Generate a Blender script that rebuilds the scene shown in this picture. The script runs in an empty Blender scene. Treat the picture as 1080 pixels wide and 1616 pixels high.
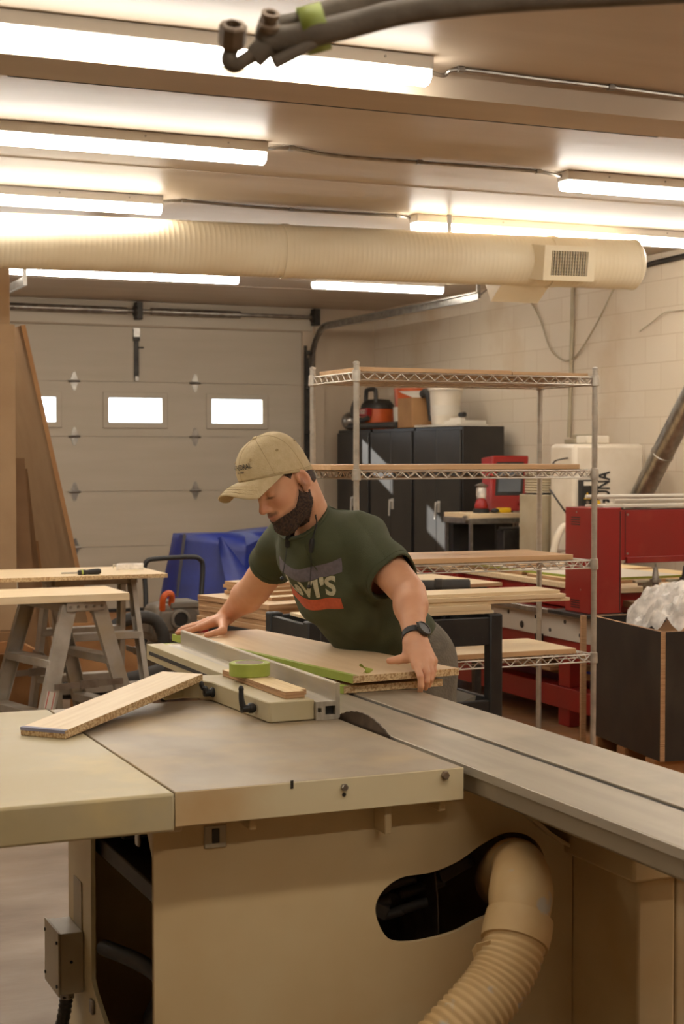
import bpy, bmesh, math, random
import numpy as np
from mathutils import Vector, Matrix
from mathutils.bvhtree import BVHTree
from mathutils.geometry import tessellate_polygon
random.seed(7)
scn = bpy.context.scene
COL = scn.collection
PI = math.pi

def lin(c):
    return tuple(((v/255.0)/12.92 if v/255.0 <= 0.04045 else ((v/255.0+0.055)/1.055)**2.4) for v in c)

# ------------------------------------------------------------------ camera, world, sun, exposure
FPX, EYE, YAW = 2500.0, 1.52, math.radians(23.2)
PITCH = math.atan((808-718)/FPX)
cam = bpy.data.cameras.new('camera')
cam.sensor_fit = 'VERTICAL'; cam.sensor_height = 36.0; cam.lens = FPX/1616*36.0
cam.clip_start = 0.05; cam.clip_end = 200
cam.dof.use_dof = True; cam.dof.focus_distance = 4.4; cam.dof.aperture_fstop = 8.0
cam_o = bpy.data.objects.new('camera', cam); COL.objects.link(cam_o)
cam_o.location = (0, 0, EYE)
cam_o.rotation_euler = (PI/2-PITCH, 0, -YAW)
scn.camera = cam_o
scn.view_settings.view_transform = 'Standard'
scn.view_settings.look = 'None'
scn.view_settings.gamma = 1.0
scn.view_settings.use_curve_mapping = False
scn.view_settings.exposure = 0.0
LAMP_COLOR = (1.0, 0.938, 0.845)
LAMP_STRENGTH = 26.0

world = bpy.data.worlds.new('daylight'); scn.world = world
world.use_nodes = True
wb = world.node_tree.nodes['Background']
wb.inputs[0].default_value = (0.88, 0.94, 1.0, 1); wb.inputs[1].default_value = 4.0
sun = bpy.data.lights.new('sun', 'SUN'); sun.energy = 22; sun.angle = 0.012; sun.color = (1.0, 0.94, 0.86)
sun_o = bpy.data.objects.new('sun', sun); COL.objects.link(sun_o)
sun_o.rotation_euler = Vector((1.0, -1.36, -0.57)).to_track_quat('-Z', 'Y').to_euler()
sun_o.location = (0, 25, 12)

# pixel of the photograph + a real plane or distance -> a point of the place
_fw = Vector((math.sin(YAW)*math.cos(PITCH), math.cos(YAW)*math.cos(PITCH), -math.sin(PITCH)))
_rt = Vector((math.cos(YAW), -math.sin(YAW), 0))
_up = Vector((math.sin(YAW)*math.sin(PITCH), math.cos(YAW)*math.sin(PITCH), math.cos(PITCH)))
def _ray(x, y): return _fw + _rt*((x-540)/FPX) - _up*((y-808)/FPX)
def at_z(x, y, z):
    r = _ray(x, y); t = (z-EYE)/r.z; return Vector((r.x*t, r.y*t, z))
def at_y(x, y, Y):
    r = _ray(x, y); t = Y/r.y; return Vector((r.x*t, Y, EYE+r.z*t))
def at_x(x, y, X):
    r = _ray(x, y); t = X/r.x; return Vector((X, r.y*t, EYE+r.z*t))
def at_d(x, y, d):
    r = _ray(x, y); return Vector((r.x*d, r.y*d, EYE+r.z*d))

# ------------------------------------------------------------------ materials
def new_mat(name):
    m = bpy.data.materials.new(name); m.use_nodes = True
    nt = m.node_tree; b = nt.nodes['Principled BSDF']
    return m, nt, b

def mat(name, c, rough=0.6, metal=0.0, c2=None, scale=6.0, stretch=(1, 1, 1), bump=0.0, bscale=None, lo=0.35, hi=0.65,
        detail=4.0, spec=0.5, rough2=None, c3=None, scale3=2.0, lo3=.5, hi3=.7):
    m, nt, b = new_mat(name)
    b.inputs['Roughness'].default_value = rough
    b.inputs['Metallic'].default_value = metal
    b.inputs['Specular IOR Level'].default_value = spec
    b.inputs['Base Color'].default_value = (*lin(c), 1)
    tc = nt.nodes.new('ShaderNodeTexCoord')
    mp = nt.nodes.new('ShaderNodeMapping'); mp.inputs['Scale'].default_value = stretch
    nt.links.new(tc.outputs['Object'], mp.inputs['Vector'])
    col_out = None
    if c2 is not None:
        n = nt.nodes.new('ShaderNodeTexNoise'); n.inputs['Scale'].default_value = scale; n.inputs['Detail'].default_value = detail
        nt.links.new(mp.outputs[0], n.inputs['Vector'])
        r = nt.nodes.new('ShaderNodeMapRange'); r.inputs[1].default_value = lo; r.inputs[2].default_value = hi
        nt.links.new(n.outputs['Fac'], r.inputs[0])
        mx = nt.nodes.new('ShaderNodeMix'); mx.data_type = 'RGBA'
        mx.inputs[6].default_value = (*lin(c), 1); mx.inputs[7].default_value = (*lin(c2), 1)
        nt.links.new(r.outputs[0], mx.inputs[0])
        col_out = mx.outputs[2]
        if rough2 is not None:
            rr = nt.nodes.new('ShaderNodeMapRange'); rr.inputs[3].default_value = rough; rr.inputs[4].default_value = rough2
            nt.links.new(r.outputs[0], rr.inputs[0]); nt.links.new(rr.outputs[0], b.inputs['Roughness'])
        if c3 is not None:
            n3 = nt.nodes.new('ShaderNodeTexNoise'); n3.inputs['Scale'].default_value = scale3; n3.inputs['Detail'].default_value = 5
            nt.links.new(tc.outputs['Object'], n3.inputs['Vector'])
            r3 = nt.nodes.new('ShaderNodeMapRange'); r3.inputs[1].default_value = lo3; r3.inputs[2].default_value = hi3
            nt.links.new(n3.outputs['Fac'], r3.inputs[0])
            m3 = nt.nodes.new('ShaderNodeMix'); m3.data_type = 'RGBA'
            nt.links.new(r3.outputs[0], m3.inputs[0]); nt.links.new(col_out, m3.inputs[6]); m3.inputs[7].default_value = (*lin(c3), 1)
            col_out = m3.outputs[2]
        nt.links.new(col_out, b.inputs['Base Color'])
    if bump:
        nb = nt.nodes.new('ShaderNodeTexNoise'); nb.inputs['Scale'].default_value = bscale or scale*3; nb.inputs['Detail'].default_value = 3
        nt.links.new(mp.outputs[0], nb.inputs['Vector'])
        bp = nt.nodes.new('ShaderNodeBump'); bp.inputs['Strength'].default_value = bump; bp.inputs['Distance'].default_value = 0.02
        nt.links.new(nb.outputs['Fac'], bp.inputs['Height']); nt.links.new(bp.outputs[0], b.inputs['Normal'])
    return m

def emit_mat(name, color, strength):
    m, nt, b = new_mat(name)
    b.inputs['Base Color'].default_value = (0.8, 0.8, 0.8, 1)
    b.inputs['Emission Color'].default_value = (*color, 1)
    b.inputs['Emission Strength'].default_value = strength
    return m

M = {}
M['ceiling'] = mat('ceiling_paint', (198, 183, 163), 0.40, c2=(190, 174, 153), scale=1.6, stretch=(.5, 2.2, 1), bump=0.2, bscale=2.2, spec=0.10)
M['wall'] = mat('back_wall_paint', (190, 172, 148), 0.7, c2=(178, 160, 136), scale=1.5)
M['cream'] = mat('cream_paint', (212, 198, 160), 0.5, c2=(206, 186, 144), scale=3, lo=.35, hi=.75, c3=(188, 150, 98), scale3=2.2, lo3=.5, hi3=.74)
M['cream_dust'] = mat('dusty_cream_paint', (208, 186, 142), 0.62, c2=(196, 166, 116), scale=2.4, lo=.35, hi=.7, c3=(206, 188, 148), scale3=1.6, lo3=.55, hi3=.7)
M['laminate'] = mat('cream_laminate', (186, 174, 142), 0.5, spec=.3, c2=(178, 162, 122), scale=3, c3=(206, 184, 130), scale3=4, lo3=.55, hi3=.8)
M['iron'] = mat('cast_iron_top', (154, 139, 116), 0.45, metal=.1, spec=.4, c2=(138, 122, 100), scale=3.5, stretch=(1.4, .9, 1), c3=(170, 146, 106), scale3=4.5, lo3=.45, hi3=.75, rough2=.5)
M['alu'] = mat('brushed_aluminium', (190, 181, 164), 0.45, metal=.45, c2=(164, 155, 138), scale=4, stretch=(14, .6, 4), c3=(196, 178, 140), scale3=5, lo3=.55, hi3=.8)
M['slide'] = mat('anodised_table', (160, 148, 127), 0.42, metal=.4, c2=(148, 136, 115), scale=3, stretch=(8, .6, 1), c3=(178, 164, 138), scale3=4, lo3=.5, hi3=.8)
M['aluladder'] = mat('ladder_aluminium', (186, 178, 164), 0.5, metal=.3, c2=(166, 157, 142), scale=9, c3=(178, 160, 128), scale3=5, lo3=.5, hi3=.75)
M['chrome'] = mat('chrome_wire', (196, 188, 174), 0.35, metal=.6, c2=(174, 166, 152), scale=20)
M['bright_metal'] = mat('bright_handle_metal', (206, 200, 190), 0.3, metal=.4)
M['galv'] = mat('galvanised_steel', (164, 158, 148), 0.32, metal=.85, c2=(140, 134, 126), scale=14, lo=.4, hi=.6)
M['darksteel'] = mat('dark_steel', (70, 66, 60), 0.5, metal=.6, c2=(52, 48, 44), scale=12)
M['black'] = mat('black_plastic', (26, 25, 24), 0.45, c2=(38, 36, 33), scale=10)
M['rubber'] = mat('black_rubber', (44, 42, 39), 0.62, c2=(62, 58, 52), scale=7)
M['cabinet'] = mat('black_cabinet_paint', (36, 33, 31), 0.34, c2=(50, 46, 42), scale=4, lo=.4, hi=.8)
M['cart'] = mat('black_cart_plastic', (24, 23, 22), 0.5, c2=(36, 34, 31), scale=14)
M['crate'] = mat('black_faced_plywood', (40, 36, 32), 0.42, c2=(62, 56, 48), scale=5, stretch=(1, 1, .6), lo=.45, hi=.75)
M['red'] = mat('red_machine_paint', (150, 24, 18), 0.42, c2=(140, 30, 22), scale=3, c3=(160, 60, 44), scale3=3.5, lo3=.56, hi3=.8)
M['duct'] = mat('cream_duct_paint', (220, 208, 180), 0.45, c2=(214, 199, 168), scale=3, spec=.25)
M['door'] = mat('door_skin', (184, 172, 152), 0.55, c2=(177, 164, 143), scale=2, stretch=(.4, 1, 4), lo=.3, hi=.7)
M['maple'] = mat('pale_maple_board', (228, 206, 168), 0.5, c2=(216, 190, 148), scale=3.5, stretch=(1.2, 18, 18), lo=.35, hi=.7)
M['melamine'] = mat('wood_grain_panel', (214, 188, 150), 0.5, c2=(204, 174, 134), scale=2.5, stretch=(14, 1.2, 4), lo=.3, hi=.75)
M['particle'] = mat('particle_board_core', (208, 180, 136), 0.8, c2=(168, 132, 88), scale=160, detail=2, lo=.45, hi=.6, bump=.25, bscale=220)
M['mdf'] = mat('mdf_board', (168, 138, 102), 0.65, c2=(160, 129, 94), scale=5)
M['mdf_dark'] = mat('dark_mdf_board', (140, 104, 66), 0.65, c2=(128, 94, 58), scale=4)
M['shelfwood'] = mat('shelf_liner_board', (206, 168, 124), 0.5, c2=(192, 152, 108), scale=3, stretch=(1, 14, 14))
M['plyedge'] = mat('plywood_edge', (190, 150, 108), 0.7, c2=(150, 112, 76), scale=3, stretch=(1.5, 1.5, 140), detail=1, lo=.42, hi=.58)
M['strip'] = mat('plywood_strip', (228, 202, 152), 0.55, c2=(212, 184, 132), scale=4, stretch=(16, 2, 2))
M['cardboard'] = mat('cardboard', (166, 124, 80), 0.75, c2=(154, 112, 70), scale=6)
M['tape_green'] = mat('green_masking_tape', (160, 172, 74), 0.55, c2=(150, 162, 66), scale=20)
M['tape_blue'] = mat('faded_blue_tape', (128, 128, 150), 0.6)
M['tarp'] = mat('blue_tarpaulin', (22, 42, 128), 0.42, c2=(18, 34, 108), scale=5, bump=.12, bscale=14)
M['tarp_grey'] = mat('grey_tarpaulin', (70, 74, 80), 0.5)
M['vac_grey'] = mat('grey_vac_plastic', (120, 110, 96), 0.5, c2=(104, 96, 84), scale=8)
M['orange'] = mat('orange_plastic', (206, 92, 34), 0.45, c2=(190, 82, 30), scale=8)
M['white_plastic'] = mat('white_plastic', (214, 204, 186), 0.45, c2=(204, 192, 172), scale=6)
M['brass'] = mat('worn_brass', (142, 120, 96), 0.55, metal=.25, c2=(112, 94, 74), scale=25)
M['hose_dark'] = mat('dusty_black_hose', (128, 116, 99), 0.7, c2=(108, 97, 82), scale=18, stretch=(1, 1, 1), bump=.1)
M['fitting'] = mat('dusty_fitting', (130, 116, 98), 0.65, metal=.1, c2=(108, 96, 80), scale=30)
M['dusthose'] = mat('dusty_cream_hose', (200, 172, 124), 0.65, c2=(188, 154, 102), scale=6, c3=(176, 168, 150), scale3=18, lo3=.62, hi3=.7)
M['dark_inside'] = mat('dark_machine_parts', (48, 43, 38), 0.6, metal=.2, c2=(72, 63, 54), scale=9)
M['grey_box'] = mat('grey_painted_steel', (176, 164, 138), 0.5, c2=(164, 150, 122), scale=7)
M['screen'] = mat('screen_glass', (86, 92, 98), 0.12, c2=(104, 110, 116), scale=2)
M['yellow'] = mat('yellow_plastic', (216, 172, 24), 0.5)
M['label_white'] = mat('white_label', (208, 200, 184), 0.6)
M['label_red'] = mat('red_label_line', (190, 50, 40), 0.6)
M['ink'] = mat('dark_ink', (40, 38, 36), 0.6)
M['blade'] = mat('blade_steel', (96, 80, 66), 0.42, metal=.6, c2=(74, 60, 50), scale=30, stretch=(1, 1, 1))
M['filter'] = mat('pleated_filter', (150, 142, 126), 0.7, c2=(136, 128, 112), scale=5)
M['brown_floorwood'] = mat('sawdust_wood', (170, 122, 74), 0.8, c2=(146, 100, 58), scale=5)
M['lamp_housing'] = mat('lamp_housing_white', (214, 206, 194), 0.4)
M['lamp'] = emit_mat('lamp_diffuser', LAMP_COLOR, LAMP_STRENGTH)

def floor_mat():
    m = mat('dusty_concrete', (140, 120, 98), 0.42, c2=(112, 94, 76), scale=1.3, stretch=(1, 1.7, 1), lo=.38, hi=.66, detail=8, bump=.12, bscale=9, rough2=.65)
    nt = m.node_tree; b = nt.nodes['Principled BSDF']
    src = b.inputs['Base Color'].links[0].from_socket
    tc = [n for n in nt.nodes if n.type == 'TEX_COORD'][0]
    # sawdust drifted round the router table on the right of the shop
    sp = nt.nodes.new('ShaderNodeSeparateXYZ'); nt.links.new(tc.outputs['Object'], sp.inputs[0])
    mr = nt.nodes.new('ShaderNodeMapRange'); mr.inputs[1].default_value = 2.2; mr.inputs[2].default_value = 3.4
    nt.links.new(sp.outputs[0], mr.inputs[0])
    n = nt.nodes.new('ShaderNodeTexNoise'); n.inputs['Scale'].default_value = 1.8; n.inputs['Detail'].default_value = 6
    nt.links.new(tc.outputs['Object'], n.inputs['Vector'])
    r2 = nt.nodes.new('ShaderNodeMapRange'); r2.inputs[1].default_value = .3; r2.inputs[2].default_value = .55
    nt.links.new(n.outputs['Fac'], r2.inputs[0])
    mu = nt.nodes.new('ShaderNodeMath'); mu.operation = 'MULTIPLY'
    nt.links.new(mr.outputs[0], mu.inputs[0]); nt.links.new(r2.outputs[0], mu.inputs[1])
    mx = nt.nodes.new('ShaderNodeMix'); mx.data_type = 'RGBA'
    nt.links.new(mu.outputs[0], mx.inputs[0]); nt.links.new(src, mx.inputs[6]); mx.inputs[7].default_value = (*lin((168, 116, 68)), 1)
    nt.links.new(mx.outputs[2], b.inputs['Base Color'])
    return m
M['floor'] = floor_mat()

def block_mat():
    m, nt, b = new_mat('painted_block')
    b.inputs['Roughness'].default_value = 0.6
    tc = nt.nodes.new('ShaderNodeTexCoord')
    sp = nt.nodes.new('ShaderNodeSeparateXYZ'); nt.links.new(tc.outputs['Object'], sp.inputs[0])
    cb = nt.nodes.new('ShaderNodeCombineXYZ'); nt.links.new(sp.outputs[1], cb.inputs[0]); nt.links.new(sp.outputs[2], cb.inputs[1])
    br = nt.nodes.new('ShaderNodeTexBrick'); nt.links.new(cb.outputs[0], br.inputs['Vector'])
    br.inputs['Scale'].default_value = 1.0; br.inputs['Brick Width'].default_value = 0.4; br.inputs['Row Height'].default_value = 0.2
    br.inputs['Mortar Size'].default_value = 0.005; br.inputs['Mortar Smooth'].default_value = 0.4
    br.inputs['Color1'].default_value = (*lin((212, 198, 176)), 1); br.inputs['Color2'].default_value = (*lin((208, 193, 170)), 1)
    br.inputs['Mortar'].default_value = (*lin((198, 180, 154)), 1)
    n = nt.nodes.new('ShaderNodeTexNoise'); n.inputs['Scale'].default_value = 1.2; n.inputs['Detail'].default_value = 6
    nt.links.new(tc.outputs['Object'], n.inputs['Vector'])
    r = nt.nodes.new('ShaderNodeMapRange'); r.inputs[1].default_value = .55; r.inputs[2].default_value = .8
    nt.links.new(n.outputs['Fac'], r.inputs[0])
    mx = nt.nodes.new('ShaderNodeMix'); mx.data_type = 'RGBA'; nt.links.new(r.outputs[0], mx.inputs[0])
    nt.links.new(br.outputs['Color'], mx.inputs[6]); mx.inputs[7].default_value = (*lin((190, 164, 128)), 1)
    nt.links.new(mx.outputs[2], b.inputs['Base Color'])
    bp = nt.nodes.new('ShaderNodeBump'); bp.inputs['Strength'].default_value = .35; bp.inputs['Distance'].default_value = .004; bp.invert = True
    nt.links.new(br.outputs['Fac'], bp.inputs['Height']); nt.links.new(bp.outputs[0], b.inputs['Normal'])
    return m
M['block'] = block_mat()

def pane_mat():
    m, nt, b = new_mat('hazy_pane')
    out = [n for n in nt.nodes if n.type == 'OUTPUT_MATERIAL'][0]
    b.inputs['Base Color'].default_value = (.9, .92, .94, 1); b.inputs['Roughness'].default_value = .15
    tr = nt.nodes.new('ShaderNodeBsdfTransparent'); tr.inputs[0].default_value = (.95, .97, .98, 1)
    mx = nt.nodes.new('ShaderNodeMixShader'); mx.inputs[0].default_value = .10
    nt.links.new(tr.outputs[0], mx.inputs[1]); nt.links.new(b.outputs[0], mx.inputs[2])
    nt.links.new(mx.outputs[0], out.inputs['Surface'])
    return m
M['pane'] = pane_mat()

def bag_mat():
    m, nt, b = new_mat('clear_plastic_film')
    out = [n for n in nt.nodes if n.type == 'OUTPUT_MATERIAL'][0]
    b.inputs['Base Color'].default_value = (*lin((246, 240, 230)), 1); b.inputs['Roughness'].default_value = .25
    tr = nt.nodes.new('ShaderNodeBsdfTransparent')
    tc = nt.nodes.new('ShaderNodeTexCoord'); n = nt.nodes.new('ShaderNodeTexNoise'); n.inputs['Scale'].default_value = 16; n.inputs['Detail'].default_value = 5
    nt.links.new(tc.outputs['Object'], n.inputs['Vector'])
    r = nt.nodes.new('ShaderNodeMapRange'); r.inputs[1].default_value = .35; r.inputs[2].default_value = .65; r.inputs[3].default_value = .45; r.inputs[4].default_value = .9
    nt.links.new(n.outputs['Fac'], r.inputs[0])
    mx = nt.nodes.new('ShaderNodeMixShader'); nt.links.new(r.outputs[0], mx.inputs[0])
    nt.links.new(tr.outputs[0], mx.inputs[1]); nt.links.new(b.outputs[0], mx.inputs[2])
    nt.links.new(mx.outputs[0], out.inputs['Surface'])
    return m
M['bag'] = bag_mat()

# ------------------------------------------------------------------ mesh helpers
def frame_of(d):
    d = Vector(d).normalized()
    a = Vector((0, 0, 1)) if abs(d.z) < .9 else Vector((1, 0, 0))
    u = d.cross(a).normalized(); return u, d.cross(u).normalized(), d

class MB:
    def __init__(s): s.v = []; s.f = []; s.mi = []; s.cur = 0
    def add(s, vs, fs):
        o = len(s.v); s.v += [tuple(p) for p in vs]; s.f += [tuple(o+i for i in f) for f in fs]; s.mi += [s.cur]*len(fs); return s
    def box(s, x0, y0, z0, x1, y1, z1):
        vs = [(x, y, z) for z in (z0, z1) for y in (y0, y1) for x in (x0, x1)]
        return s.add(vs, [(0, 2, 3, 1), (4, 5, 7, 6), (0, 1, 5, 4), (2, 6, 7, 3), (0, 4, 6, 2), (1, 3, 7, 5)])
    def obox(s, c, size, R=None):
        R = R or Matrix.Identity(3); c = Vector(c)
        vs = [c + R @ Vector((x*size[0]/2, y*size[1]/2, z*size[2]/2)) for z in (-1, 1) for y in (-1, 1) for x in (-1, 1)]
        return s.add(vs, [(0, 2, 3, 1), (4, 5, 7, 6), (0, 1, 5, 4), (2, 6, 7, 3), (0, 4, 6, 2), (1, 3, 7, 5)])
    def bar(s, p, q, w, h, up=(0, 0, 1)):
        p = Vector(p); q = Vector(q); d = (q-p).normalized(); u = Vector(up)
        sd = d.cross(u)
        if sd.length < 1e-4: sd = d.cross(Vector((0, 1, 0)))
        sd.normalize(); u = sd.cross(d)
        vs = [e + sd*(a*w/2) + u*(b*h/2) for e in (p, q) for b in (-1, 1) for a in (-1, 1)]
        return s.add(vs, [(0, 2, 3, 1), (4, 5, 7, 6), (0, 1, 5, 4), (2, 6, 7, 3), (0, 4, 6, 2), (1, 3, 7, 5)])
    def cyl(s, p, q, r, r2=None, n=16, caps=True):
        return s.tube([p, q], [r, r if r2 is None else r2], n, caps)
    def tube(s, path, r, n=10, caps=True):
        P = [Vector(p) for p in path]; k = len(P)
        R = r if isinstance(r, (list, tuple)) else [r]*k
        vs = []; u = None
        for i in range(k):
            t = (P[min(i+1, k-1)]-P[max(i-1, 0)])
            if t.length < 1e-9: t = Vector((0, 0, 1))
            t.normalize()
            if u is None: u = frame_of(t)[0]
            else:
                u = u - t*u.dot(t)
                if u.length < 1e-6: u = frame_of(t)[0]
                u.normalize()
            w = t.cross(u)
            for j in range(n):
                a = 2*PI*j/n; vs.append(P[i] + (u*math.cos(a)+w*math.sin(a))*R[i])
        fs = []
        for i in range(k-1):
            for j in range(n):
                a = i*n+j; b = i*n+(j+1) % n; fs.append((a, b, b+n, a+n))
        if caps: fs += [tuple(range(n))[::-1], tuple(range((k-1)*n, k*n))]
        return s.add(vs, fs)
    def lathe(s, prof, c, axis=(0, 0, 1), n=24, caps=True):
        c = Vector(c); u, w, d = frame_of(axis)
        vs = []; fs = []; k = len(prof)
        for (r, h) in prof:
            for j in range(n):
                a = 2*PI*j/n; vs.append(c + d*h + (u*math.cos(a)+w*math.sin(a))*max(r, 1e-5))
        for i in range(k-1):
            for j in range(n):
                a = i*n+j; b = i*n+(j+1) % n; fs.append((a, b, b+n, a+n))
        if caps: fs += [tuple(range(n))[::-1], tuple(range((k-1)*n, k*n))]
        return s.add(vs, fs)
    def prism(s, poly, vec):
        vec = Vector(vec); P = [Vector(p) for p in poly]; n = len(P)
        vs = P + [p+vec for p in P]
        return s.add(vs, [tuple(range(n))[::-1], tuple(range(n, 2*n))] + [(i, (i+1) % n, n+(i+1) % n, n+i) for i in range(n)])
    def holed(s, outer, holes, vec):
        vec = Vector(vec); loops = [[Vector(p) for p in outer]] + [[Vector(p) for p in h] for h in holes]
        flat = [p for l in loops for p in l]; tris = tessellate_polygon(loops); n = len(flat)
        vs = flat + [p+vec for p in flat]; fs = [tuple(t) for t in tris] + [tuple(i+n for i in t)[::-1] for t in tris]
        o = 0
        for l in loops:
            m = len(l)
            fs += [(o+i, o+(i+1) % m, n+o+(i+1) % m, n+o+i) for i in range(m)]; o += m
        return s.add(vs, fs)
    def grid(s, fn, nu, nv):
        vs = [fn(i/nu, j/nv) for j in range(nv+1) for i in range(nu+1)]
        return s.add(vs, [(j*(nu+1)+i, j*(nu+1)+i+1, (j+1)*(nu+1)+i+1, (j+1)*(nu+1)+i) for j in range(nv) for i in range(nu)])
    def ell(s, c, r, R=None, nu=20, nv=12):
        c = Vector(c); R = R or Matrix.Identity(3)
        vs = []; fs = []
        for j in range(nv+1):
            t = PI*j/nv
            for i in range(nu):
                a = 2*PI*i/nu
                vs.append(c + R @ Vector((r[0]*math.sin(t)*math.cos(a), r[1]*math.sin(t)*math.sin(a), r[2]*math.cos(t))))
        for j in range(nv):
            for i in range(nu):
                fs.append((j*nu+i, (j+1)*nu+i, (j+1)*nu+(i+1) % nu, j*nu+(i+1) % nu))
        return s.add(vs, fs)
    def build(s, name, m, parent=None, bevel=0.0, smooth=True, angle=0.6, solid=0.0, origin=None, subsurf=0):
        me = bpy.data.meshes.new(name)
        V = np.array(s.v, dtype=float)
        root = parent
        while root is not None and root.parent is not None: root = root.parent
        if root is not None: off = np.array(root.location)
        elif origin is not None: off = np.array(origin, dtype=float)
        else: off = np.array([(V[:, 0].min()+V[:, 0].max())/2, (V[:, 1].min()+V[:, 1].max())/2, V[:, 2].min()])
        me.from_pydata([tuple(p) for p in (V-off)], [], s.f)
        mats = m if isinstance(m, (list, tuple)) else [m]
        for q in mats: me.materials.append(q)
        if len(mats) > 1: me.polygons.foreach_set('material_index', s.mi)
        bm = bmesh.new(); bm.from_mesh(me)
        bmesh.ops.remove_doubles(bm, verts=bm.verts, dist=1e-6)
        bmesh.ops.recalc_face_normals(bm, faces=bm.faces); bm.to_mesh(me); bm.free()
        if smooth:
            me.polygons.foreach_set('use_smooth', [True]*len(me.polygons)); me.set_sharp_from_angle(angle=angle)
        o = bpy.data.objects.new(name, me); COL.objects.link(o)
        if root is not None: o.parent = parent
        else: o.location = off
        if solid:
            md = o.modifiers.new('thickness', 'SOLIDIFY'); md.thickness = solid; md.offset = 0
        if bevel:
            md = o.modifiers.new('edge', 'BEVEL'); md.width = bevel; md.segments = 2; md.limit_method = 'ANGLE'; md.angle_limit = .7
        if subsurf:
            md = o.modifiers.new('sub', 'SUBSURF'); md.levels = subsurf; md.render_levels = subsurf
        return o

def tag(o, label, cat, group=None):
    o['label'] = label; o['category'] = cat; o['kind'] = 'thing'
    if group: o['group'] = group
    return o
def thing(name, loc, label, cat, group=None):
    o = bpy.data.objects.new(name, None); COL.objects.link(o); o.location = loc; o.empty_display_size = .1
    return tag(o, label, cat, group)
def struct(o):
    o['kind'] = 'structure'; return o
def copy_tree(o, parent=None):
    c = o.copy(); COL.objects.link(c)
    if parent is not None: c.parent = parent
    for ch in list(o.children): copy_tree(ch, c)
    return c
def smooth_path(pts, n=8):
    P = [Vector(p) for p in pts]; out = []
    for i in range(len(P)-1):
        p0 = P[max(i-1, 0)]; p1 = P[i]; p2 = P[i+1]; p3 = P[min(i+2, len(P)-1)]
        for k in range(n):
            t = k/n
            out.append(.5*((2*p1)+(p2-p0)*t+(2*p0-5*p1+4*p2-p3)*t*t+(3*p1-p0-3*p2+p3)*t**3))
    out.append(P[-1]); return out
def rotz(a): return Matrix.Rotation(a, 3, 'Z')

def board(name, label, cat, c, size, rz=0.0, face='maple', edge='particle', group=None, R=None, bevel=.0012):
    """a flat panel: c is the middle of its underside, size = (length, width, thickness)"""
    b = MB(); l, w, t = size
    b.box(-l/2, -w/2, 0, l/2, w/2, t)
    b.mi = [0, 0, 1, 1, 1, 1]
    o = b.build(name, [M[face], M[edge]], bevel=bevel, origin=(0, 0, 0))
    o.location = c
    if R is not None: o.rotation_euler = R.to_euler()
    else: o.rotation_euler = (0, 0, rz)
    return tag(o, label, cat, group)

def text_mesh(txt, size, bold=0.0, align='CENTER', ext=0.0):
    cu = bpy.data.curves.new('lettering', 'FONT'); cu.body = txt; cu.size = size; cu.offset = bold; cu.extrude = ext
    cu.align_x = align; cu.align_y = 'CENTER'; cu.resolution_u = 6
    o = bpy.data.objects.new('lettering', cu); COL.objects.link(o)
    dg = bpy.context.evaluated_depsgraph_get(); dg.update()
    me = bpy.data.meshes.new_from_object(o.evaluated_get(dg))
    vs = [v.co.copy() for v in me.vertices]; fs = [tuple(p.vertices) for p in me.polygons]
    bpy.data.objects.remove(o); bpy.data.curves.remove(cu); bpy.data.meshes.remove(me)
    return vs, fs
# ------------------------------------------------------------------ the room
XR, XL, YB, YF, ZC = 6.75, -3.6, 14.9, -3.2, 3.0
def slab(name, a, b, m): return struct(MB().box(*a, *b).build(name, m, origin=(0, 0, 0), smooth=False))
slab('floor', (XL-.2, YF-.2, -.15), (XR+.2, YB+.25, 0), M['floor'])
slab('ceiling', (XL-.2, YF-.2, ZC), (XR+.2, YB+.25, ZC+.15), M['ceiling'])
slab('wall_left', (XL-.2, YF, 0), (XL, YB, ZC), M['wall'])
slab('wall_front', (XL-.2, YF-.2, 0), (XR+.2, YF, ZC), M['wall'])
slab('wall_right', (XR, YF, 0), (XR+.2, YB, ZC), M['block'])
DX0, DX1, DZ = 2.52, 5.95, 2.76
wb_ = MB()
wb_.box(XL-.2, YB, 0, DX0, YB+.2, ZC); wb_.box(DX1, YB, 0, XR+.2, YB+.2, ZC); wb_.box(DX0, YB, DZ, DX1, YB+.2, ZC)
struct(wb_.build('wall_back', M['wall'], origin=(0, 0, 0), smooth=False))
# dropped ceiling beam, and a black strip standing in for the gap shadow behind
struct(MB().box(XL, 5.52, 2.9, XR, 5.83, ZC-.001).build('trim_1', M['ceiling'], origin=(0, 0, 0), smooth=False))
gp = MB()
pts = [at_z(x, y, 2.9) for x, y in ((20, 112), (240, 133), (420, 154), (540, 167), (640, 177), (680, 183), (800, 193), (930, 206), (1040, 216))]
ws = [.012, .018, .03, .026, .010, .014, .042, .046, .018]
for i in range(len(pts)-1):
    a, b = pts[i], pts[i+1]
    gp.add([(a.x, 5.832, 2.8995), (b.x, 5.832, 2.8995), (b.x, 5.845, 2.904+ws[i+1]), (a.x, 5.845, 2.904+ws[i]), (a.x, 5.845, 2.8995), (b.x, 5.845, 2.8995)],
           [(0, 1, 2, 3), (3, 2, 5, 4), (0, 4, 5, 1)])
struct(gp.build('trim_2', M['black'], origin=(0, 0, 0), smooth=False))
# seam lines of the ceiling sheets
for k, y in enumerate((7.95, 13.2)):
    struct(MB().box(XL, y-.02, ZC-.004, XR, y+.02, ZC-.0005).build('trim_%d' % (k+3), M['ceiling'], origin=(0, 0, 0), smooth=False))
# boxed header over the door
struct(MB().box(DX0-.2, YB-.03, DZ+.01, DX1+.1, YB-.001, ZC-.002).build('trim_6', M['door'], origin=(0, 0, 0), smooth=False))
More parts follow.
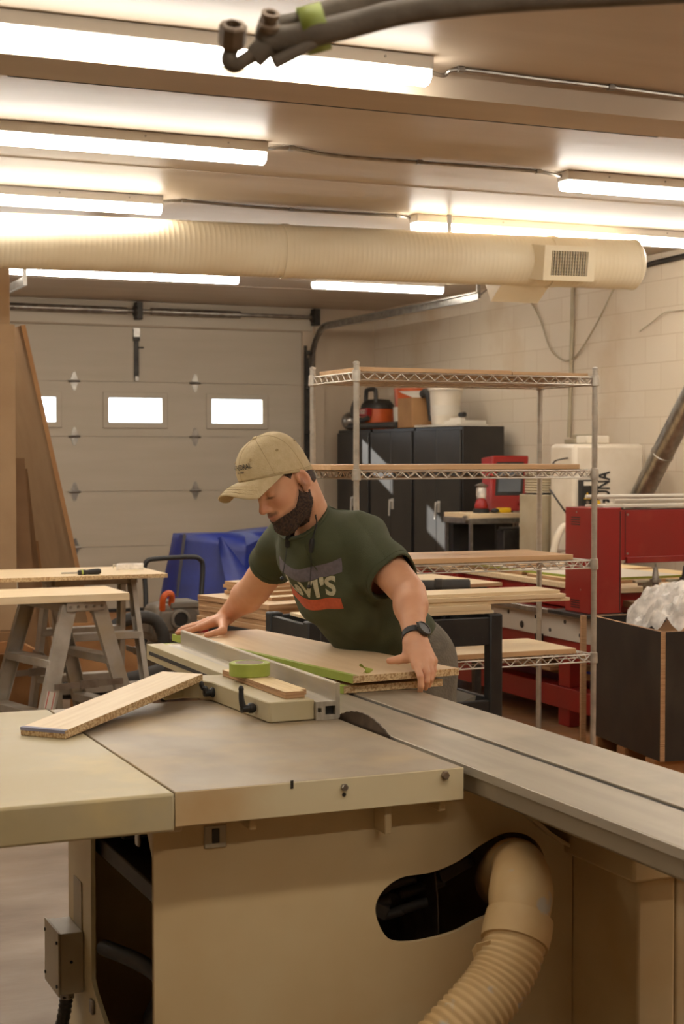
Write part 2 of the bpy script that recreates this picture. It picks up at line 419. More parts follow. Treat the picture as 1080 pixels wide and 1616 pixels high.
# door jamb beside the track and the flush panel joints of the back wall
struct(MB().box(DX1+.12, YB-.05, 0, DX1+.22, YB-.001, ZC-.002).build('trim_7', M['wall'], origin=(0, 0, 0), smooth=False))

# ---- overhead garage door
dr = bpy.data.objects.new('door_1', None); COL.objects.link(dr); dr.location = ((DX0+DX1)/2, YB+.03, 0); struct(dr)
zs = [0.03, .636, 1.17, 1.697, 2.224, DZ-.004]
wins = [(2.89-.0, 3.444), (3.935, 4.489), (4.975, 5.53)]
for i in range(5):
    b = MB(); z0, z1 = zs[i]+.002, zs[i+1]-.002
    b.box(DX0+.005, YB+.03, zs[i]-(.012 if i else 0), DX1-.005, YB+.049, zs[i]+.012)
    if i == 3:
        zw0, zw1 = 1.822, 2.082; x = DX0+.005
        b.box(DX0+.005, YB+.01, z0, DX1-.005, YB+.05, zw0); b.box(DX0+.005, YB+.01, zw1, DX1-.005, YB+.05, z1)
        for (a, c) in wins: b.box(x, YB+.01, zw0, a, YB+.05, zw1); x = c
        b.box(x, YB+.01, zw0, DX1-.005, YB+.05, zw1)
    else:
        b.box(DX0+.005, YB+.01, z0, DX1-.005, YB+.05, z1)
        for q in (.33, .66):
            zz = z0+(z1-z0)*q; b.box(DX0+.005, YB+.0088, zz-.002, DX1-.005, YB+.0112, zz+.002)
    b.build('door_section', M['door'], dr, smooth=False)
for (a, c) in wins:
    b = MB(); o = .045
    b.holed([(a-o, YB+.0105, 1.822-o), (c+o, YB+.0105, 1.822-o), (c+o, YB+.0105, 2.082+o), (a-o, YB+.0105, 2.082+o)],
            [[(a+.012, YB+.0105, 1.834), (a+.012, YB+.0105, 2.07), (c-.012, YB+.0105, 2.07), (c-.012, YB+.0105, 1.834)]], (0, -.018, 0))
    wf = b.build('window_frame', M['door'], dr, bevel=.006)
    MB().box(a+.001, YB+.02, 1.823, c-.001, YB+.026, 2.081).build('window_pane', M['pane'], wf, smooth=False)
for hx in (3.61, 4.815):
    for i in range(1, 5):
        z = zs[i]; b = MB()
        for sg in (1, -1):
            b.prism([(hx-.035, YB+.0095, z+sg*.012), (hx+.04, YB+.0095, z+sg*.012), (hx+.012, YB+.0095, z+sg*.09), (hx-.012, YB+.0095, z+sg*.085)], (0, -.006, 0))
        b.cyl((hx-.055, YB-.004, z), (hx+.055, YB-.004, z), .011, n=8)
        b.build('hinge', M['galv'], dr, smooth=False)
b = MB(); b.box(4.2, YB-.012, 2.26, 4.245, YB+.0095, 2.72); b.box(4.19, YB-.02, 2.62, 4.255, YB+.0095, 2.735); b.box(4.205, YB-.02, 2.235, 4.24, YB+.0095, 2.3)
b.box(4.23, YB-.03, 2.55, 4.29, YB-.02, 2.565)
b.build('opener_bracket', M['darksteel'], dr, bevel=.003)
MB().box(4.19, YB-.0215, 2.66, 4.255, YB-.0205, 2.74).box(4.205, YB-.0215, 2.235, 4.24, YB-.0205, 2.28).build('bracket_plate', M['galv'], dr)
MB().box(DX0+.01, YB+.005, 0.001, DX1-.01, YB+.045, .035).build('bottom_seal', M['black'], dr, smooth=False)

# daylight side of the door: a plain pale yard
MB().box(DX0-.04, YB+.05, DZ-.05, DX1+.04, YB+.08, DZ+.03).box(DX0-.04, YB+.05, 0, DX0+.03, YB+.08, DZ).box(DX1-.03, YB+.05, 0, DX1+.04, YB+.08, DZ).build('weather_strip', M['door'], dr, smooth=False)
slab('ground_outside', (-12, YB+.25, -.16), (22, 40, -.02), M['label_white'])

# ---- door hardware
tr = thing('door_track', (6.02, 13, 0), 'galvanised steel door track curving up beside the garage door and along the ceiling', 'door track')
path = [Vector((6.03, YB-.06, z)) for z in (0.02, 1.0, 2.0, 2.35)]
path += [Vector((6.03, YB-.06-.42*(1-math.cos(a)), 2.35+.44*math.sin(a))) for a in [PI/2*k/8 for k in range(1, 9)]]
path += [Vector((6.03, y, 2.79)) for y in (14.0, 13.0, 12.0, 11.3)]
b = MB()
for i in range(len(path)-1):
    p, q = path[i], path[i+1]
    d = (q-p).normalized(); nrm = Vector((0, -d.z, d.y))
    e = d*.004
    b.bar(p-e, q+e, .006, .062, up=nrm)
    b.bar(p+nrm*.03+Vector((-.012, 0, 0))-e, q+nrm*.03+Vector((-.012, 0, 0))+e, .028, .006, up=nrm)
    b.bar(p-nrm*.03+Vector((-.012, 0, 0))-e, q-nrm*.03+Vector((-.012, 0, 0))+e, .028, .006, up=nrm)
b.build('rail', M['galv'], tr, smooth=False)
b = MB(); b.box(5.985, YB-.052, 0.02, 6.0, YB-.001, 2.5)
b.box(5.955, YB-.045, 0.02, 5.985, YB-.03, 2.62)
b.build('flange_angle', M['darksteel'], tr, smooth=False)
for z in (.6, 1.2, 1.75, 2.2, 2.55):
    MB().box(5.955, YB-.08, z-.02, 6.03, YB-.045, z+.02).build('bracket', M['darksteel'], tr, bevel=.002)
b = MB(); b.bar((6.045, 11.32, 2.78), (6.045, 11.32, ZC-.002), .035, .006, up=(0, 1, 0)); b.bar((6.045, 11.3, 2.8), (6.3, 11.3, ZC-.004), .006, .03, up=(0, 1, 0))
b.build('hanger', M['galv'], tr, smooth=False)
t2 = thing('door_track', (2.45, 13, 0), 'short visible end of a steel door track above the tall stacked sheets', 'door track')
b = MB(); b.bar((2.45, 14.6, 2.79), (2.45, 11.6, 2.79), .03, .06)
b.build('rail', M['galv'], t2, smooth=False)
b = MB(); b.bar((2.47, 11.7, 2.8), (2.47, 11.7, ZC-.002), .03, .006, up=(0, 1, 0))
b.build('hanger', M['galv'], t2, smooth=False)
ts = thing('torsion_bar', (4.2, YB-.1, 2.8), 'long steel torsion spring shaft mounted above the garage door', 'garage door spring')
MB().cyl((2.6, YB-.1, 2.9), (6.1, YB-.1, 2.9), .018, n=12).build('shaft', M['galv'], ts)
for a, c in ((2.95, 4.1), (4.34, 5.25)):
    b = MB(); b.cyl((a, YB-.1, 2.9), (c, YB-.1, 2.9), .036, n=14)
    b.build('spring', M['galv'], ts)
for x in (4.22, 6.06):
    b = MB(); b.box(x-.03, YB-.14, 2.82, x+.03, YB-.028, 2.985); b.lathe([(.03, -.05), (.055, -.05), (.055, -.02), (.03, -.02)], (x, YB-.1, 2.9), (1, 0, 0), n=16)
    b.build('bearing_bracket', M['darksteel'], ts, bevel=.003)

# ---- strip lights (housing on the ceiling, long diffuser below it)
def strip_light(x0, x1, y, label):
    t = thing('strip_light', ((x0+x1)/2, y, ZC-.1), label, 'ceiling light', 'strip lights on the ceiling')
    b = MB(); b.box(x0, y-.055, ZC-.05, x1, y+.055, ZC-.001)
    b.build('housing', M['lamp_housing'], t, bevel=.004)
    b = MB(); n = 10
    prof = [(y-.05, ZC-.0501)]+[(y-.05*math.cos(PI*k/n), ZC-.0501-.052*math.sin(PI*k/n)**.6) for k in range(1, n)]+[(y+.05, ZC-.0501)]
    b.prism([(x0+.006, yy, zz) for yy, zz in prof], (x1-x0-.012, 0, 0))
    b.build('diffuser', M['lamp'], t)
    for xe in (x0+.25, x0+.6, x1-.6, x1-.2):
        if x1-x0 > 1.5: MB().cyl((xe, y-.0555, ZC-.022), (xe, y-.059, ZC-.022), .005, n=8).build('screw', M['galv'], t)
    return t
strip_light(.21, 2.65, 5.37, 'bright strip light on the ceiling in front of the dropped beam, nearest the taped hoses')
strip_light(.21, 2.65, 7.12, 'bright strip light on the ceiling just behind the dropped beam, by the left wall side')
strip_light(.21, 2.65, 8.83, 'bright strip light right above the left part of the round cream duct')
strip_light(1.85, 4.29, 12.15, 'bright strip light below the duct, in front of the left half of the garage door')
strip_light(4.97, 6.16, 12.2, 'short strip light below the duct, beside the hanging end of the door track')
strip_light(4.34, 6.7, 7.2, 'bright strip light on the ceiling behind the beam, toward the block wall')
strip_light(4.27, 6.7, 8.85, 'bright strip light half hidden behind the duct end with the square air grille')
# unseen strip lights added as fill, carrying the rows on
strip_light(.21, 2.65, 10.55, 'added fill strip light hidden behind the left part of the round duct')
strip_light(2.95, 5.35, 10.55, 'added fill strip light hidden behind the right part of the round duct')
strip_light(.21, 2.65, .1, 'unseen fill strip light added behind the near end of the saw')
strip_light(2.95, 5.35, 1.85, 'unseen fill strip light added over the near right part of the shop')
strip_light(-2.6, -.2, 5.37, 'unseen fill strip light added over the left bay before the dropped beam')
strip_light(-2.6, -.2, 10.55, 'unseen fill strip light added over the left bay behind the duct')
strip_light(-2.6, -.2, 12.15, 'unseen fill strip light added over the far end of the left bay')
strip_light(4.3, 6.7, 5.37, 'unseen fill strip light added over the black crate on the block wall side')
strip_light(.21, 2.65, 1.85, 'unseen fill strip light added over the near end of the panel saw')
strip_light(-2.6, -.2, 3.6, 'unseen fill strip light added over the extension table side of the shop')
strip_light(4.3, 6.7, 3.6, 'unseen fill strip light added over the near right corner of the shop')
strip_light(-2.6, -.2, 7.12, 'unseen fill strip light added over the left bay of the shop')

# ---- metal clad cables
def cable(name, pts, r, label, m='galv', clips=()):
    t = thing(name, pts[0], label, 'cable')
    MB().tube(smooth_path(pts, 6), r, n=8).build('conduit', M[m], t)
    for p in clips:
        MB().obox(p, (.03, .03, .022)).build('clip', M['galv'], t, bevel=.003)
zc = ZC-.012
cable('metal_clad_cable', [at_z(676, 112, zc-.02), at_z(700, 119, zc-.02), at_z(727, 110, zc), at_z(850, 125, zc), at_z(965, 138, zc), at_z(1080, 153, zc), at_z(1300, 180, zc)], .009,
      'flexible metal conduit running from the front strip light across the ceiling', clips=[at_z(727, 110, zc), at_z(965, 138, zc)])
cable('metal_clad_cable', [at_z(418, 235, zc-.01), at_z(460, 234, zc), at_z(530, 246, zc), at_z(660, 256, zc), at_z(780, 265, zc), at_z(850, 271, zc), at_z(888, 278, zc-.01)], .009,
      'flexible metal conduit linking the two strip lights behind the beam', clips=[at_z(460, 234, zc), at_z(662, 256, zc), at_z(850, 271, zc)])
cable('metal_clad_cable', [at_z(252, 318, zc-.01), at_z(290, 317, zc), at_z(370, 324, zc), at_z(460, 331, zc), at_z(560, 337, zc), at_z(628, 341, zc), at_z(660, 348, zc-.01)], .009,
      'flexible metal conduit linking the two strip lights above the duct', clips=[at_z(290, 317, zc), at_z(460, 331, zc), at_z(628, 341, zc)])
XW = XR-.022
cable('wall_cable', [Vector((6.17, 12.2, zc)), at_x(800, 449, 6.6), at_x(822, 456, XW), at_x(850, 498, XW), at_x(866, 545, XW), at_x(880, 563, XW), at_x(896, 569, XW), at_x(915, 555, XW), at_x(945, 505, XW), at_x(975, 445, XW), at_x(990, 425, XW)], .007,
      'grey cable hanging in a deep loop on the block wall under the duct', m='grey_box')
cable('wall_cable', [at_x(904, 452, XW), at_x(902, 560, XW), at_x(898, 690, XW)], .016, 'straight vertical conduit on the block wall above the white machine', m='grey_box')
cable('wall_cable', [at_x(985, 452, XW), at_x(1000, 433, XW), at_x(1016, 420, XW), at_x(1080, 404, XW), at_x(1200, 376, XW)], .02, 'dark pipe running up the block wall beside the capped duct end', m='darksteel')
cable('wall_cable', [at_x(1010, 523, XW), at_x(1030, 508, XW), at_x(1050, 493, XW), at_x(1080, 489, XW), at_x(1180, 470, XW)], .004, 'thin loose wire curving across the block wall above the slanted pipe', m='grey_box')

# ---- round spiral duct
DA, DB = Vector((-1.6, 9.4, 2.73)), Vector((5.72, 8.62, 2.735))
dd = (DB-DA).normalized(); L = (DB-DA).length; rD = .157
dt = thing('spiral_duct', (DA+DB)/2-Vector((0, 0, rD)), 'long round cream spiral duct hanging across the shop below the ceiling', 'air duct')
b = MB(); prof = []; n = int(L/.03)
for k in range(n+1):
    h = L*k/n; prof += [(rD, h), (rD+.0009, h+.003), (rD, h+.006)]
b.lathe(prof[:-2]+[(rD-.02, L+.004)], DA, dd, n=40)
b.build('duct_body', M['duct'], dt, angle=.9)
for s in (2.6, 5.05, 6.78):
    MB().lathe([(rD, -.02), (rD+.006, -.02), (rD+.006, .02), (rD, .02)], DA+dd*(L*s/7.36), dd, n=40, caps=False).build('joint_band', M['duct'], dt)
MB().lathe([(rD+.002, -.02), (rD+.005, 0), (rD-.03, .03), (0.001, .034)], DB, dd, n=40).build('end_cap', M['duct'], dt)
hp = DA+dd*((4.47-DA.x)/dd.x)
b = MB(); b.bar(hp+Vector((0, 0, rD)), Vector((hp.x, hp.y, ZC-.001)), .03, .004, up=(0, 1, 0))
b.build('hanger_strap', M['galv'], dt, smooth=False)
# side register facing the room
gc = DA+dd*((5.17-DA.x)/dd.x); side = Vector((dd.y, -dd.x, 0)).normalized(); upv = Vector((0, 0, 1))
if side.y > 0: side = -side
side = (side*.97-upv*.16).normalized(); upv = dd.cross(side).normalized()
if upv.z < 0: upv = -upv
def gpt(a, h, o): return gc + dd*a + upv*h + side*o
b = MB(); w, h = .172, .106; wi, hi = .122, .074
fr = [gpt(x, z, .235) for x, z in ((-w, -h), (w, -h), (w, h), (-w, h))]
bk = [gpt(x, z, .10) for x, z in ((-w, -h), (w, -h), (w, h), (-w, h))]
bk[0] = gpt(-w-.05, -h, .10); bk[3] = gpt(-w-.05, h, .08)
inn = [gpt(x, z, .235) for x, z in ((-wi, -hi), (wi, -hi), (wi, hi), (-wi, hi))]
dp = [gpt(x, z, .205) for x, z in ((-wi, -hi), (wi, -hi), (wi, hi), (-wi, hi))]
fs = []
for i in range(4):
    j = (i+1) % 4
    fs += [(i, j, 4+j, 4+i), (i, j, 8+j, 8+i), (8+i, 8+j, 12+j, 12+i)]
b.add(fr+bk+inn+dp, fs)
rg = b.build('register_box', M['duct'], dt, smooth=False)
MB().add(dp, [(0, 1, 2, 3)]).build('register_back', M['dark_inside'], rg, smooth=False)
b = MB()
for k in range(14):
    a = -wi+2*wi*(k+.5)/14; b.bar(gpt(a, -hi, .226), gpt(a, hi, .226), .004, .016, up=side)
for k in range(7):
    z = -hi+2*hi*(k+.5)/7; b.bar(gpt(-wi, z, .215), gpt(wi, z, .215), .012, .003, up=upv)
b.build('louvres', M['duct'], rg, smooth=False)
b = MB()   # second register on the far underside
c2 = DA+dd*((4.98-DA.x)/dd.x)
b.obox(c2+Vector((.0, .10, -.135)), (.34, .2, .14), Matrix.Rotation(-.6, 3, 'X'))
b.build('lower_register', M['duct'], dt, bevel=.004)

# ---- hoses taped together, hanging over the saw
ht = thing('hose_bundle', at_d(470, 50, 1.8), 'two dusty black hoses bound with green tape hanging below the ceiling', 'hose')
D = 1.8
h1 = smooth_path([at_d(400, 92, D), at_d(430, 66, D), at_d(470, 58, D), at_d(510, 50, D), at_d(560, 38, D+.01), at_d(640, 18, D+.02), at_d(760, 3, D+.04), at_d(900, -6, D+.06), at_d(1100, -16, D+.1)], 6)
h2 = smooth_path([at_d(440, 46, D+.03), at_d(475, 40, D+.035), at_d(520, 22, D+.04), at_d(570, 6, D+.05), at_d(640, -14, D+.06), at_d(800, -44, D+.1)], 6)
MB().tube(h1, [.0125+.0025*min(1, i/8) for i in range(len(h1))], n=16).build('hose', M['hose_dark'], ht)
MB().tube(h2, .0165, n=16).build('hose', M['hose_dark'], ht)
tp = [at_d(478, 50, D+.012), at_d(513, 41, D+.014)]
tc = (tp[0]+tp[1])/2; td = (tp[1]-tp[0]).normalized(); sidev = td.cross(_fw).normalized()
b = MB(); n = 28; ring = []
for e in (-.014, .014):
    for k in range(n):
        a = 2*PI*k/n; ring.append(tc+td*e+sidev*(.0262*math.cos(a))+_fw*(.027*math.sin(a))-sidev*.000)
b.add(ring, [(k, (k+1) % n, n+(k+1) % n, n+k) for k in range(n)])
b.build('tape_wrap', M['tape_green'], ht, solid=.002)
e1 = smooth_path([at_d(372, 58, D), at_d(365, 80, D), at_d(360, 95, D-.002), at_d(370, 104, D-.004), at_d(388, 94, D-.004), at_d(408, 82, D-.002), at_d(426, 72, D)], 6)
MB().tube(e1, [.0085]*len(e1), n=14).build('elbow_pipe', M['fitting'], ht)
ax = (at_d(370, 44, D-.016)-at_d(368, 74, D)).normalized()
MB().lathe([(.008, -.002), (.0145, .001), (.016, .006), (.016, .026), (.0128, .028), (.0095, .028), (.0085, .016)], at_d(366, 74, D), ax, n=8, caps=True).build('hex_nut', M['brass'], ht, angle=.4)
e2 = smooth_path([at_d(426, 30, D-.012), at_d(420, 50, D-.006), at_d(424, 66, D-.002), at_d(445, 66, D), at_d(470, 60, D)], 6)
MB().tube(e2, [.011+.0045*i/len(e2) for i in range(len(e2))], n=14).build('elbow_hose', M['hose_dark'], ht)
ax2 = (at_d(428, 18, D-.022)-at_d(424, 42, D-.01)).normalized()
MB().lathe([(.0125, -.004), (.0125, .003), (.0085, .005), (.0085, .01), (.0105, .011), (.0105, .017), (.0065, .017), (.0055, .008)], at_d(424, 42, D-.012), ax2, n=16).build('nozzle', M['brass'], ht, angle=.5)
MB().tube(smooth_path([at_d(433, 99, D-.012), at_d(455, 88, D-.008), at_d(485, 72, D-.004), at_d(500, 62, D)], 5), .0075, n=10).build('hose_stub', M['hose_dark'], ht)
# ------------------------------------------------------------------ panel saw
sw = thing('panel_saw', (1.2, 3.3, 0), 'big cream sliding table panel saw with a cast iron top filling the near foreground', 'table saw')
# main top: grey cast iron plate on a cream skirt
TX0, TX1, TY0, TY1, TZ = .884, 1.5, 2.866, 3.93, .88
b = MB(); b.box(TX0+.001, TY0+.003, TZ-.012, TX1-.001, TY1, TZ+.0003)
b.build('cast_iron_top', M['iron'], sw, bevel=.002)
b = MB(); b.box(TX0, TY0, TZ-.066, TX1, TY0+.0028, TZ); b.box(TX0, TY0+.0028, TZ-.066, TX1, TY0+.02, TZ-.0125); b.box(TX0, TY0+.02, TZ-.066, TX0+.02, TY1, TZ-.0125); b.box(TX1-.02, TY0+.02, TZ-.066, TX1, TY1, TZ-.0125)
b.build('top_skirt', M['cream'], sw, bevel=.004)
for px, r in ((702, .009), (543, .0075)):
    p = at_y(px, 1223 if px == 702 else 1242, TY0)
    b = MB(); b.lathe([(r, 0), (r, .007), (r*.8, .009), (.0005, .009)], p, (0, -1, 0), n=6); b.build('bolt', M['brass'] if px == 702 else M['galv'], sw)
p = at_y(543, 1254, TY0); MB().cyl(p+Vector((0, .001, 0)), p-Vector((0, .0012, 0)), .0042, n=12).build('bolt_hole', M['black'], sw)
p = at_y(461, 1238, TY0); MB().box(p.x-.003, TY0-.0012, p.z-.008, p.x+.003, TY0+.001, p.z+.008).build('slot_mark', M['darksteel'], sw, smooth=False)
# extension table to the left
b = MB(); b.box(-1.2, 2.862, TZ-.074, TX0-.0015, 3.94, TZ+.0005)
b.build('extension_table', M['laminate'], sw, bevel=.006)
# cabinet: front panel with the curved shoulder and the oval dust opening
FY = 2.95
def fp(x, y): return at_y(x, y, FY)
outer = [Vector((.866, FY, .06)), Vector((.866, FY, .812)), Vector((1.545, FY, .812)), fp(742, 1246), fp(775, 1252), fp(800, 1262), fp(830, 1286), fp(860, 1312), fp(880, 1325), fp(904, 1337), Vector((1.812, FY, .06))]
def sm2(pts, n=6):
    c = pts+pts[:1]; P = [Vector(p) for p in pts]; k = len(P); out = []
    for i in range(k):
        p0, p1, p2, p3 = P[i-1], P[i], P[(i+1) % k], P[(i+2) % k]
        for j in range(n):
            t = j/n; out.append(.5*((2*p1)+(p2-p0)*t+(2*p0-5*p1+4*p2-p3)*t*t+(3*p1-p0-3*p2+p3)*t**3))
    return out
hole = sm2([fp(*q) for q in ((593, 1440), (603, 1408), (634, 1385), (680, 1377), (722, 1360), (762, 1332), (800, 1314), (836, 1320), (858, 1348), (864, 1400), (835, 1440), (770, 1446), (716, 1472), (650, 1487), (612, 1480))])
b = MB(); b.holed(outer, [hole], (0, .012, 0))
b.build('front_panel', M['cream_dust'], sw, bevel=.002, angle=.5)
# flange along the shoulder
rim = [Vector((.95, FY, .806))]+outer[2:10]
b = MB()
for i in range(len(rim)-1): b.bar(rim[i]+Vector((0, -.008, 0)), rim[i+1]+Vector((0, -.008, 0)), .034, .008, up=(rim[i+1]-rim[i]).cross(Vector((0, 1, 0))))
b.build('panel_flange', M['cream_dust'], sw)
# ribs under the table, small window plate
for px in (385, 596, 680): 
    p = at_y(px, 1300, FY); MB().box(p.x-.008, TY0+.03, .75 if px == 596 else .786, p.x+.008, FY, .81).build('rib', M['cream_dust'], sw, bevel=.003)
p0 = at_y(322, 1304, FY-.002); p1 = at_y(357, 1336, FY-.002)
MB().box(p0.x, FY-.006, p1.z, p1.x, FY+.001, p0.z).build('cover_plate', M['grey_box'], sw, bevel=.002)
MB().box((p0.x+p1.x)/2-.008, FY-.008, p1.z+.01, (p0.x+p1.x)/2+.008, FY-.005, p0.z-.006).build('cover_plate_slot', M['darksteel'], sw, bevel=.002)
p0 = at_y(276, 1308, TY0+.02); MB().box(p0.x-.014, TY0+.015, p0.z-.006, p0.x+.014, TY0+.05, p0.z+.03).build('foot_pad', M['cream'], sw, bevel=.004)
# left side of the cabinet with the tall open bay
SX = .866; YB_ = 3.66
side_outer = [Vector((SX, FY+.012, .06)), Vector((SX, FY+.012, .806)), Vector((SX, YB_, .806)), Vector((SX, YB_, .06))]
so = [Vector((SX, 2.962, .18)), Vector((SX, 2.962, .735)), Vector((SX, 2.99, .77)), Vector((SX, 3.02, .795)), Vector((SX, 3.445, .795)), Vector((SX, 3.445, .345)), Vector((SX, 3.42, .325)), Vector((SX, 3.1, .18))]
b = MB(); b.holed(side_outer, [so], (.01, 0, 0))
b.build('side_panel', M['cream'], sw, angle=.4)
b = MB(); b.box(1.80, FY+.013, .06, 1.812, YB_, .62); b.box(.877, YB_-.012, .06, 1.80, YB_, .80); b.box(.877, FY+.013, .06, 1.80, YB_-.013, .075)
b.build('cabinet_shell', M['cream_dust'], sw, smooth=False)
b = MB(); b.box(.8, FY-.02, 0, 1.84, YB_+.02, .06); b.build('plinth', M['black'], sw, bevel=.004)
# things inside: drum, motor, brackets
MB().lathe([(.02, 0), (.16, .002), (.17, .03), (.17, .2), (.15, .24), (.02, .25)], (1.12, 3.3, .08), n=28).build('dust_drum', M['dark_inside'], sw)
MB().tube(smooth_path([(.89, 3.43, .42), (.93, 3.25, .43), (.98, 3.1, .40), (1.08, 3.0, .33)], 6), .018, n=12).build('inner_hose', M['rubber'], sw)
b = MB(); b.box(.89, 3.0, .62, 1.1, 3.62, .66); b.box(.9, 3.3, .69, 1.3, 3.6, .74)
b.build('inner_shelf', M['dark_inside'], sw, bevel=.004)
for i, (x, z, a, s) in enumerate(((1.37, .56, .5, .05), (1.43, .60, -.6, .045), (1.50, .585, .7, .05), (1.57, .62, -.4, .045), (1.40, .53, -.9, .04), (1.47, .545, .3, .05), (1.54, .66, .9, .035))):
    b = MB(); b.obox((x, 3.06+.03*(i % 3), z), (s*1.7, .05, s*.6), Matrix.Rotation(a, 3, 'Y')); b.cyl((x-.04, 3.09, z-.02), (x+.05, 3.05, z+.01), s*.25, n=12)
    b.build('mechanism', M['dark_inside'], sw, bevel=.003)
MB().lathe([(.02, -.16), (.09, -.16), (.1, -.12), (.1, .12), (.09, .16), (.02, .16)], (1.48, 3.35, .5), (0, 1, 0), n=24).build('motor', M['dark_inside'], sw)
for q in (at_x(221, 1322, SX), at_x(148, 1588, SX)):
    MB().box(SX-.008, q.y-.012, q.z-.016, SX-.0005, q.y+.012, q.z+.016).build('door_catch', M['galv'], sw, bevel=.003)
# electrical box with conduit and plate on the side
c = Vector((SX-.0285, 3.575, .366))
jb = MB().box(SX-.056, 3.51, .296, SX-.001, 3.645, .436).build('junction_box', M['grey_box'], sw, bevel=.003)
MB().box(SX-.0605, 3.507, .293, SX-.0565, 3.648, .439).build('box_lid', M['grey_box'], jb, bevel=.001)
for yy, zz in ((3.518, .315), (3.518, .415), (3.635, .315), (3.635, .415)):
    MB().cyl((SX-.061, yy, zz), (SX-.064, yy, zz), .004, n=8).build('lid_screw', M['darksteel'], jb)
MB().cyl((SX-.03, 3.5105, .37), (SX-.03, 3.5085, .37), .0035, n=8).build('knockout', M['black'], jb)
MB().cyl((SX-.03, 3.5105, .345), (SX-.03, 3.509, .345), .012, n=16).build('knockout', M['grey_box'], jb)
MB().box(SX-.003, 3.525, .41, SX-.0005, 3.60, .545).build('blank_plate', M['grey_box'], sw, bevel=.001)
cp = smooth_path([(SX-.03, 3.56, .296), (SX-.032, 3.56, .26), (SX-.04, 3.57, .2), (SX-.06, 3.6, .08)], 8)
b = MB(); b.tube(cp, [.014+.0022*(i % 2) for i in range(len(cp))], n=10); b.build('flex_conduit', M['darksteel'], sw)
MB().cyl((SX-.03, 3.56, .297), (SX-.03, 3.56, .272), .018, n=6).build('conduit_nut', M['galv'], sw)
# column under the sliding table and the wide front housing on the right
b = MB(); b.box(1.814, 2.70, .06, 1.905, 3.5, .654)
b.build('column_housing', M['cream_dust'], sw, bevel=.006)
b = MB(); b.box(1.912, 2.706, .06, 2.3, 3.5, .66)
b.build('access_door', M['cream'], sw, bevel=.005)
b = MB(); b.box(1.79, 2.68, .655, 2.02, 4.2, .81)
b.build('slide_support', M['cream_dust'], sw, bevel=.006)
# blade rising through the gap beside the top
b = MB(); r = .40; bc = Vector((1.508, 3.395, .88+.033-r)); prof = []
N = 160
ring = []
for k in range(N):
    rr = r if k % 2 == 0 else r-.0018
    a = 2*PI*k/N; ring.append((bc.x, bc.y+rr*math.cos(a), bc.z+rr*math.sin(a)))
b.prism([(x-.0016, y, z) for x, y, z in ring], (.0032, 0, 0))
b.build('saw_blade', M['blade'], sw, angle=.3)

# ---- dust hose
hp = smooth_path([at_d(792, 1392, 3.52), at_d(812, 1368, 3.36), at_d(822, 1378, 3.2), at_d(822, 1420, 3.12), at_d(818, 1470, 3.08)], 8)
dh = thing('dust_hose', at_d(760, 1600, 3.0)-Vector((0, 0, .3)), 'fat dusty cream flexible hose bending down out of the oval saw opening', 'hose')
MB().tube(hp, [.060+.004*math.sin(i*.35) for i in range(len(hp))], n=24).build('elbow', M['dusthose'], dh)
hp2 = smooth_path([at_d(818, 1462, 3.085), at_d(806, 1510, 3.05), at_d(782, 1556, 3.02), at_d(748, 1598, 2.99), at_d(700, 1650, 2.96), at_d(640, 1720, 2.92), at_d(560, 1800, 2.9)], 20)
rib = []; path2 = []
tot = len(hp2)
for i, p in enumerate(hp2): path2.append(p); rib.append(.0585+(.003 if i % 4 < 2 else -.0005))
MB().tube(path2, rib, n=28).build('ribbed_hose', M['dusthose'], dh, angle=1.2)
kk = 4
MB().lathe([(.06, -.03), (.0665, -.028), (.068, 0), (.0665, .028), (.06, .03)], hp2[kk], (hp2[kk+1]-hp2[kk]), n=28, caps=False).build('clamp_wrap', M['dusthose'], dh)
q = [at_d(752, 1490, 3.04), at_d(775, 1484, 3.02), at_d(772, 1535, 3.04), at_d(755, 1538, 3.06), at_d(745, 1500, 3.06)]
MB().prism(q, _fw*.004).build('loose_flap', M['dusthose'], dh, smooth=False)

# ---- sliding table
SY0, SY1 = 1.1, 4.9
sl = thing('sliding_table', (1.7, 3.0, .78), 'long grey aluminium sliding table with a dark slot beside the saw top', 'sliding table')
prof = [(1.519, .88), (1.519, .868), (1.523, .862), (1.523, .826), (1.535, .818), (1.56, .812), (1.60, .812), (1.75, .811), (1.85, .811), (1.875, .815), (1.88, .862), (1.88, .88), (1.697, .88), (1.697, .872), (1.677, .872), (1.677, .88)]
b = MB(); b.prism([(x, SY0, z) for x, z in prof], (0, SY1-SY0, 0))
b.build('table_extrusion', M['slide'], sl, bevel=.0015, angle=.4)
MB().box(1.678, SY0+.01, .8722, 1.696, SY1-.01, .8752).build('slot', M['rubber'], sl, smooth=False)
MB().box(1.515, SY0, .862, 1.5188, SY1, .8795).build('edge_strip', M['alu'], sl, smooth=False)

# ---- rip fence
fe = thing('rip_fence', (1.44, 4.1, TZ), 'cream and aluminium rip fence standing across the saw top', 'saw fence')
FE0, FE1 = 3.512, 4.76
pr = [(1.438, .8805), (1.495, .8805), (1.5, .885), (1.5, .968), (1.496, .970), (1.49, .970), (1.488, .966), (1.488, .926), (1.438, .926)]
inn = [(1.462, .892), (1.488, .892), (1.488, .914), (1.462, .914)]
b = MB(); b.holed([(x, FE0, z) for x, z in pr], [[(x, FE0, z) for x, z in inn], [(1.442, FE0, .9), (1.452, FE0, .9), (1.452, FE0, .91), (1.442, FE0, .91)]], (0, FE1-FE0, 0))
b.build('fence_extrusion', M['alu'], fe, bevel=.0008, angle=.4)
MB().box(1.463, FE0+.012, .893, 1.487, FE0+.016, .913).build('bore_plug', M['black'], fe, smooth=False)
MB().box(1.383, 4.02, .8805, 1.4375, 4.78, .929).build('rear_rail', M['laminate'], fe, bevel=.002)
